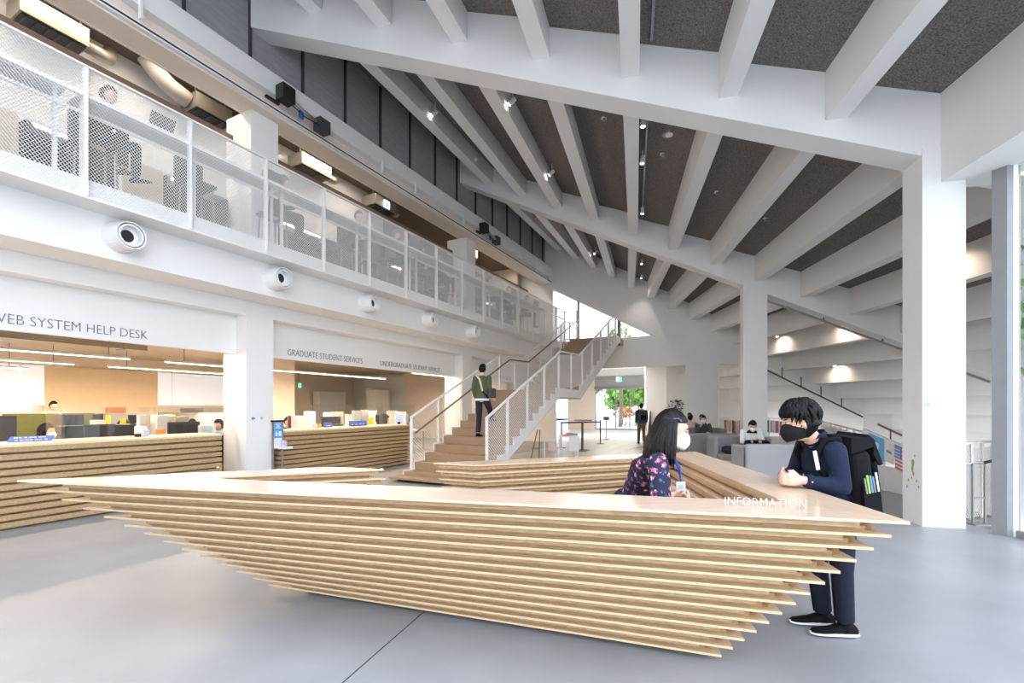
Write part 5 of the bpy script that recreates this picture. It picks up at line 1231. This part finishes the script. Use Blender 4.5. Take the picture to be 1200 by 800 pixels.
        bk = MB().loft([(hp_(0,-.055,.03), M @ Vector((.075,0,0)), M @ Vector((0,.05,0))), (hp_(0,-.07,-.10), M @ Vector((.085,0,0)), M @ Vector((0,.045,0))), (hp_(0,-.065,-.22), M @ Vector((.08,0,0)), M @ Vector((0,.03,0)))], 12); bk.build('hair_back', hairm, r, smooth=True)
    # face mask
    if mask:
        vs = []; nn, mm = 9, 7
        for a in range(nn):
            for c in range(mm):
                x = -1+2*a/(nn-1); z = -1+2*c/(mm-1)
                px_ = .063*math.sin(x*1.35)/math.sin(1.35)*(1-.28*max(0,-z)**1.5); pz = -.055+.057*z*(1-.30*abs(x)**2)
                py = .080+.026*(1-abs(z)**2)*(1-x*x)+.014*(1-x*x)-.082*abs(x)**2.1
                vs.append(hp_(px_*1.08, py, pz))
        fs = [(a*mm+c, (a+1)*mm+c, (a+1)*mm+c+1, a*mm+c+1) for a in range(nn-1) for c in range(mm-1)]
        mk = MB().add(vs, fs); mo = mk.build('face_mask', mask, r, smooth=True)
        so = mo.modifiers.new('thickness', 'SOLIDIFY'); so.thickness = .006*hs; so.offset = 0
        if main:
            for s in (-1, 1):
                MB().tube([hp_(s*.066,.02,-.025), hp_(s*.078,.0,.0), hp_(s*.082,-.02,.022)], .004 if mask is MASKB else .0015, 6).build('ear_loop', mask, r)
                MB().tube([hp_(s*.064,.02,-.075), hp_(s*.076,-.008,-.04), hp_(s*.082,-.022,-.01)], .004 if mask is MASKB else .0015, 6).build('ear_loop', mask, r)
    return r, J, M, hp_

# --- the man leaning on the desk
MJ = dict(hipc=(2.195,3.16,.86), waist=(2.165,3.13,1.00), chest=(2.10,3.10,1.17), neck=(2.02,3.09,1.345), head=(1.90,3.04,1.452),
          shL=(2.055,2.93,1.27), elL=(2.085,2.91,1.045), wrL=(1.855,2.94,1.085), hdL=(1.78,2.96,1.085), shR=(2.09,3.28,1.28), elR=(2.06,3.36,1.075), wrR=(1.85,3.13,1.085), hdR=(1.77,3.05,1.09),
          hpL=(2.19,3.065,.85), knL=(2.20,3.075,.48), anL=(2.245,3.11,.09), toL=(2.08,3.13,.045), hpR=(2.20,3.255,.85), knR=(2.135,3.23,.48), anR=(2.205,3.27,.09), toR=(2.05,3.29,.045))
man, JM, MM, hpm = human('young man in navy shirt and black mask leaning on the plywood desk with a backpack', (2.17,3.15,0), (-1,-.04), MJ, NAVY, NAVYT, hair='short', mask=MASKB, vox=.0115, headdir=(-.93,.26,-.16), hs=1.05, frame='world', fingers=dict(L=((0,.15,1),1), R=((0,-.15,1),-1)))
cl = MB(); sd = (JM['shR']-JM['shL']).normalized(); upv = (JM['neck']-JM['chest']).normalized(); bk = sd.cross(upv)
cl.loft([(JM['neck']-upv*.03, sd*.086, bk*.082), (JM['neck']+upv*.015, sd*.072, bk*.072), (JM['neck']+upv*.028, sd*.072, bk*.074), (JM['neck']+upv*.03, sd*.080, bk*.080), (JM['neck']+upv*.01, sd*.090, bk*.088)], 18); cl.build('collar', NAVY, man, smooth=True)
for nmx in 'LR':
    e, w = JM['el'+nmx], JM['wr'+nmx]; q = e.lerp(w,.93); MB().cyl(e.lerp(w,.80), q, .047, .043, 16).build('cuff', NAVY, man, smooth=True); MB().ell(e.lerp(w,.87)+Vector((0,-.046,.0)), .005, m=6, n=4).build('button', PAPER, man)
# backpack
axis = ((JM['neck']-JM['hipc']).normalized()*.5+ZD*.5).normalized(); bfw = Vector((-1,-.12,0)); bfw = (bfw-axis*bfw.dot(axis)).normalized(); bsd = axis.cross(bfw).normalized()
bo = JM['chest']-bfw*.06-Vector((.0,.03,.06))
bp = thing('backpack', 'black roll top backpack with pens in its side pocket on the leaning man', 'backpack', bo)
def BP(x, y, z): return bo+bsd*x-bfw*y+axis*z
m_ = MB(xf=lambda p: BP(*p)); m_.bbox(-.15,.15,.0,.15,-.28,.15,.05,4); m_.build('main_body', BLACKC, bp, smooth=False)
MB(xf=lambda p: BP(*p)).hexa([(-.145,.0,.14),(.145,.0,.14),(.145,.18,.16),(-.145,.18,.16),(-.13,.03,.24),(.13,.03,.24),(.13,.14,.22),(-.13,.14,.22)]).build('roll_top', BLACKC, bp)
MB(xf=lambda p: BP(*p)).hexa([(-.135,.15,.16),(.135,.15,.16),(.135,.19,.19),(-.135,.19,.19),(-.12,.13,.21),(.12,.13,.21),(.12,.16,.235),(-.12,.16,.235)]).hexa([(-.13,.17,.10),(.13,.17,.10),(.12,.215,.02),(-.12,.215,.02),(-.13,.185,.20),(.13,.185,.20),(.12,.24,.025),(-.12,.24,.025)]).build('flap', BLACKC, bp)
sgn = 1 if BP(.15,0,0).y < BP(-.15,0,0).y else -1
MB(xf=lambda p: BP(*p)).hexa([(sgn*.150,.03,-.28),(sgn*.150,.15,-.28),(sgn*.168,.15,-.28),(sgn*.168,.03,-.28),(sgn*.150,.03,-.07),(sgn*.150,.15,-.07),(sgn*.172,.15,-.07),(sgn*.172,.03,-.07)]).build('side_pocket', BLACKC, bp)
MB(xf=lambda p: BP(*p)).bbox(-.13,.13,.165,.20,-.28,.05,.02,3).build('front_pocket', BLACKC, bp)
for y, m, h in ((.045,GREYM,.05),(.065,mat('lime_pen', (.4,.75,.05), .4),.065),(.085,fB,.06),(.103,GREYM,.05),(.128,PAPER,.07)): MB(xf=lambda p: BP(*p)).cyl((sgn*.178,y,-.12), (sgn*.172,y,-.07+h), .006, n=8).build('pen', m, bp)
for s in 'LR':
    sh = JM['sh'+s]; q = Vector((0, .045 if s == 'L' else -.045, 0))
    MB().tube([BP((sgn if s == 'L' else -sgn)*.09,.0,.14), sh+q+ZD*.075+Vector((.05,0,0)), sh+q+ZD*.07-Vector((.035,0,0)), sh+q-ZD*.04-Vector((.095,0,.0)), sh+q*.8-ZD*.15-Vector((.055,0,0)), sh+q-ZD*.22+Vector((.06,0,0)), BP((sgn if s == 'L' else -sgn)*.12,.02,-.20)], [.018,.020,.020,.018,.014,.010,.008], 8).build('shoulder_strap', BLACKC, bp, smooth=True)
sh = JM['shL']; MB().bar(sh+Vector((-.118,.02,.0)), sh+Vector((-.095,.02,-.12)), .006, .022, (1,0,0)).build('reflective_trim', PAPER, bp)

# --- the woman behind the desk
WJ = dict(hipc=(.96,3.56,.84), waist=(.965,3.44,.97), chest=(.965,3.25,1.13), neck=(1.0,3.12,1.255), head=(1.07,3.07,1.395),
          shR=(.945,2.98,1.195), elR=(.94,2.90,.935), wrR=(1.05,3.06,.965), hdR=(1.12,3.10,.96), shL=(1.02,3.27,1.21), elL=(1.08,3.30,.98), wrL=(1.16,3.24,.96), hdL=(1.20,3.18,.95),
          hpR=(.83,3.42,.83), knR=(.84,3.45,.47), anR=(.82,3.52,.08), toR=(.98,3.50,.035), hpL=(.87,3.59,.83), knL=(.88,3.62,.47), anL=(.86,3.69,.08), toL=(1.02,3.67,.035))
wom, JW, MW, hpw = human('woman with long dark hair, white mask and floral navy blouse bending inside the desk', (.86,3.5,0), (.9,-.42), WJ, FLORAL, DENIM, hair='long', hairm=HAIRB, mask=MASKW, vox=.0115, sleeve=.6, headdir=(.93,-.34,-.20), hs=1.0, frame='world', fingers=dict(L=((0,.3,1),1), R=((.3,-.5,.6),1)))
ly = MB(); nk = JW['neck']
ly.tube([nk+Vector((-.03,-.075,.02)), nk+Vector((.05,-.07,-.01)), nk+Vector((.115,-.055,-.10)), nk+Vector((.135,-.02,-.205))], .006, 6); ly.build('lanyard', mat('lanyard_blue', (.03,.08,.55), .6), wom)
MB().tube([nk+Vector((.02,.07,.03)), nk+Vector((.08,.05,-.01)), nk+Vector((.13,.01,-.12)), nk+Vector((.137,-.02,-.205))], .006, 6).build('lanyard', MATS['lanyard_blue'], wom)
MB().box(nk.x+.105,nk.x+.165,nk.y-.024,nk.y-.016,nk.z-.30,nk.z-.205).build('name_badge', PAPER, wom); MB().box(nk.x+.115,nk.x+.155,nk.y-.027,nk.y-.024,nk.z-.26,nk.z-.225).build('badge_print', mat('badge_blue', (.3,.5,.8), .5), wom)
MB().tube([hpw(.085,.045,.075), hpw(.088,.02,.088), hpw(.092,-.01,.08)], .0045, 6).build('hair_clip', mat('violet_clip', (.12,.10,.35), .3), wom)
MB().ell(JM['neck'], .001) if False else None

# --- the man climbing the stairs
u4, z4 = 7.7+run*4.5, 5*H1/N1
sm, JS, _, _ = human('man in an olive jacket with a shoulder bag strap climbing the oak stairs', W(-5.62,u4,z4), UD, stand_pose(knR=(.10,.20,.62), anR=(.10,.28,.42), toR=(.11,.44,.38), hdR=(.27,.12,.86), wrR=(.25,.08,.93), anL=(-.09,-.04,.08), toL=(-.10,.12,.03)), OLIVE, DENIM, vox=.018, shoem=BLACKC)
MB().tube([JS['shL']+ZD*.06-UD*.05+VD*.05, JS['chest']-UD*.135+ZD*.08, JS['waist']-UD*.125+VD*.08], [.02,.022,.02], 6).build('bag_strap', mat('cream_strap', (.7,.6,.45), .8), sm)
MB().tube([JS['waist']-UD*.125+VD*.08, JS['hipc']+VD*.2-UD*.07], .014, 6).build('bag_strap', BLACKC, sm)
MB().loft([(JS['hipc']-ZD*.02-UD*.0, VD*.185, UD*.14), (JS['hipc']-ZD*.07, VD*.185, UD*.14)], 14).build('shirt_hem', WHITEC, sm)
bgm = MB(xf=lambda p: JS['hipc']+VD*(.27+p[0])+UD*p[1]+ZD*p[2]); tag(bgm.bbox(-.05,.05,-.12,.12,.0,.22,.03).build('shoulder_bag', GREYC, at=JS['hipc']+VD*.27), 'grey shoulder bag carried by the man on the stairs', 'bag')
# --- the man walking to the entrance
dm, JD, _, _ = human('man with a dark backpack walking away towards the glass entrance', (5.45,19.4,0), (.1,1), stand_pose(anL=(-.09,.16,.08), toL=(-.10,.33,.03), knL=(-.09,.12,.49), anR=(.09,-.12,.08), toR=(.10,.03,.03)), mat('blue_jacket', (.03,.05,.10), .9), KHAKI, vox=.022)
bb_ = thing('backpack', 'dark rucksack worn by the man walking to the entrance', 'backpack', JD['chest']); c = JD['chest']
MB().bbox(c.x-.15,c.x+.15,c.y-.30,c.y-.13,c.z-.26,c.z+.15,.05).build('main_body', GREYC, bb_); MB().bbox(c.x-.12,c.x+.12,c.y-.34,c.y-.29,c.z-.24,c.z-.05,.02).build('front_pocket', BLACKC, bb_)
for s in (-1, 1): MB().tube([(c.x+s*.1,c.y-.15,c.z+.14),(c.x+s*.12,c.y-.02,c.z+.17),(c.x+s*.12,c.y+.12,c.z+.05)], .018, 6).build('strap', BLACKC, bb_)

# --- sofa people
wj, JJ, _, _ = human('reader in a white jacket and mask bent over a dark bag on the grey sofa', (5.62,10.85,0), (-.25,-1), sit_pose(head=(0,.17,1.12), neck=(0,.10,1.0)), WHITEC, BLACKC, mask=MASKW, vox=.018, headdir=(-.2,-.8,-.55))
MB().loft([(JJ['neck']-ZD*.05, Vector((.13,0,0)), Vector((0,.10,0))), (JJ['neck']+ZD*.01, Vector((.085,0,0)), Vector((0,.085,0)))], 12).build('collar', BLACKC, wj)
tag(MB().bbox(5.33,5.85,10.42,10.62,.53,.80,.05).build('dark_bag', BLACKC, at=(5.6,10.5,.55)), 'dark bag on the lap of the reader in white', 'bag')
human('person in dark clothes holding a phone, sitting on the farthest sofa', (6.05,14.6,0), (-.3,-1), sit_pose(hdR=(.06,.22,1.02), wrR=(.09,.24,.96), elR=(.2,.2,.74)), GREYC, BLACKC, 'people on the far sofas', mask=MASKW)
human('person in black seen behind the farthest sofa, right one of the row', (6.75,16.1,0), (-1,.3), sit_pose(), BLACKC, BLACKC, 'people on the far sofas')
human('person in a pale top behind the farthest sofa, left one of the row', (6.2,16.2,0), (.9,.4), sit_pose(), mat('pale_pink_cloth', (.6,.5,.46), .9), GREYC, 'people on the far sofas')
human('person in a beige top behind the farthest sofa, middle of the row', (6.42,16.6,0), (-.6,-.8), sit_pose(head=(0,.08,1.22)), mat('beige_cloth', (.42,.36,.28), .9), GREYC, 'people on the far sofas')
def stool(x, y, label, z=0):
    r = thing('stool', label, 'stool', (x,y,z), 'stools'); MB().bbox(x-.2,x+.2,y-.2,y+.2,z+.38,z+.44,.04).build('seat', FABRICW, r)
    for a in (-.15,.15):
        for b in (-.15,.15): MB().cyl((x+a,y+b,z),(x+a,y+b,z+.38),.015,n=6).build('leg', DARK, r)
stool(6.75,16.1,'low stool under the person in black behind the farthest sofa'); stool(6.2,16.2,'low stool under the person in the pale top'); stool(6.42,16.6,'low stool under the person in beige')

# --- office people
human('masked woman with dark tied hair sitting behind the blue help desk sign', W(-9.95,u_at(43,-9.95),0), (VD*.25+UD), sit_pose(), BLACKC, BLACKC, mask=MASKW, hair='long')
human('person raising an arm by the bright office window at the left', W(-16.8,u_at(62,-16.8),0), (VD+UD*.2), stand_pose(elL=(-.30,.05,1.28), wrL=(-.18,.12,1.45), hdL=(-.10,.12,1.52)), mat('cream_shirt', (.7,.62,.52), .9), GREYC)
human('dark haired office worker half hidden behind the right help desk monitor', W(-10.9,u_at(225,-10.9),0), (VD*.5-UD*.2), sit_pose(), DARK, BLACKC, 'office workers')
human('dark haired office worker seen between the help desk monitors', W(-11.6,u_at(137,-11.6),0), (VD*.3+UD), sit_pose(), GREYC, BLACKC, 'office workers')
human('office worker in black beside the white office column', W(-10.0,u_at(262,-10.0),0), (-UD+VD*.1), sit_pose(), BLACKC, BLACKC, 'office workers')
human('dark haired office worker at the left end of the graduate office', W(-11.0,u_at(334,-11.0),0), (VD), sit_pose(), BLACKC, BLACKC, 'office workers')
human('office worker in grey behind the graduate counter fan', W(-10.4,u_at(450,-10.4),0), (VD), sit_pose(), GREYC, BLACKC, 'office workers')
def ochair(d, u, label):
    r = thing('office_chair', label, 'chair', W(d,u,0), 'office chairs'); c = Vector(W(d,u,0))
    MB(XB).bbox(d-.22,d+.22,u-.22,u+.22,.38,.45,.05).build('seat', DARK, r); MB().cyl(c+ZD*.08, c+ZD*.39, .03, n=8).build('column', GREYM, r)
    for k in range(5): MB().bar(c+ZD*.05, c+Vector((.28*math.cos(k*1.257),.28*math.sin(k*1.257),.05)), .04, .04).build('foot', DARK, r)
for d, px, lb in ((-9.95,43,'office chair of the masked woman at the left'), (-10.9,225,'office chair behind the right monitor'), (-11.6,137,'office chair between the monitors'), (-10.0,262,'office chair beside the white column'), (-11.0,334,'office chair at the left end of the graduate office'), (-10.4,450,'office chair behind the desk fan')): ochair(d, u_at(px,d), lb)

# --- people behind the gallery mesh
gp = [(1.55,-8.42,(VD+UD*.2),BLACKC,BLACKC,'person in black writing at the left end of the gallery',.12), (3.0,-8.42,(VD*.9+UD*.5),BLACKC,BLACKC,'dark haired person in black bending over the gallery counter, left of the first upper column',.10),
      (5.65,-8.42,(UD+VD*.5),BLACKC,BLACKC,'person in black with a hand at the chin beside the first upper column',.10), (7.6,-8.42,(VD),GREYC,DARK,'person in grey with a round hairstyle behind the mesh, middle of the gallery',.08),
      (8.75,-8.42,(VD+UD*.6),DARK,BLACKC,'person in dark clothes next to the grey gallery monitor',.10), (9.75,-8.42,(UD*.9+VD*.3),DARK,GREYC,'person leaning forward on the gallery counter, right of the middle',.12),
      (10.9,-8.42,(VD-UD*.3),GREYC,BLACKC,'person in grey by the dark gallery monitor',.10), (13.4,-8.42,(VD+UD*.3),LGREYC,DARK,'person in light grey beyond the second upper column',.10), (14.9,-8.42,(VD-UD*.5),DARK,BLACKC,'person in dark clothes near the far end of the gallery',.12), (16.3,-8.42,(VD+UD*.5),GREYC,BLACKC,'last person seated at the far end of the gallery mesh',.10)]
for i, (u, d, fc, tp, bt, lb, lean) in enumerate(gp):
    kw = dict(hdR=(.06,.26,1.02), wrR=(.1,.28,.95), elR=(.2,.30,.76)) if i in (2, 7) else {}
    human(lb, W(-7.95,u,4.68), fc, sit_pose(head=(0,.10+lean*.5,1.165-lean*.25), **kw), tp, bt, 'people behind the gallery mesh', vox=.024)
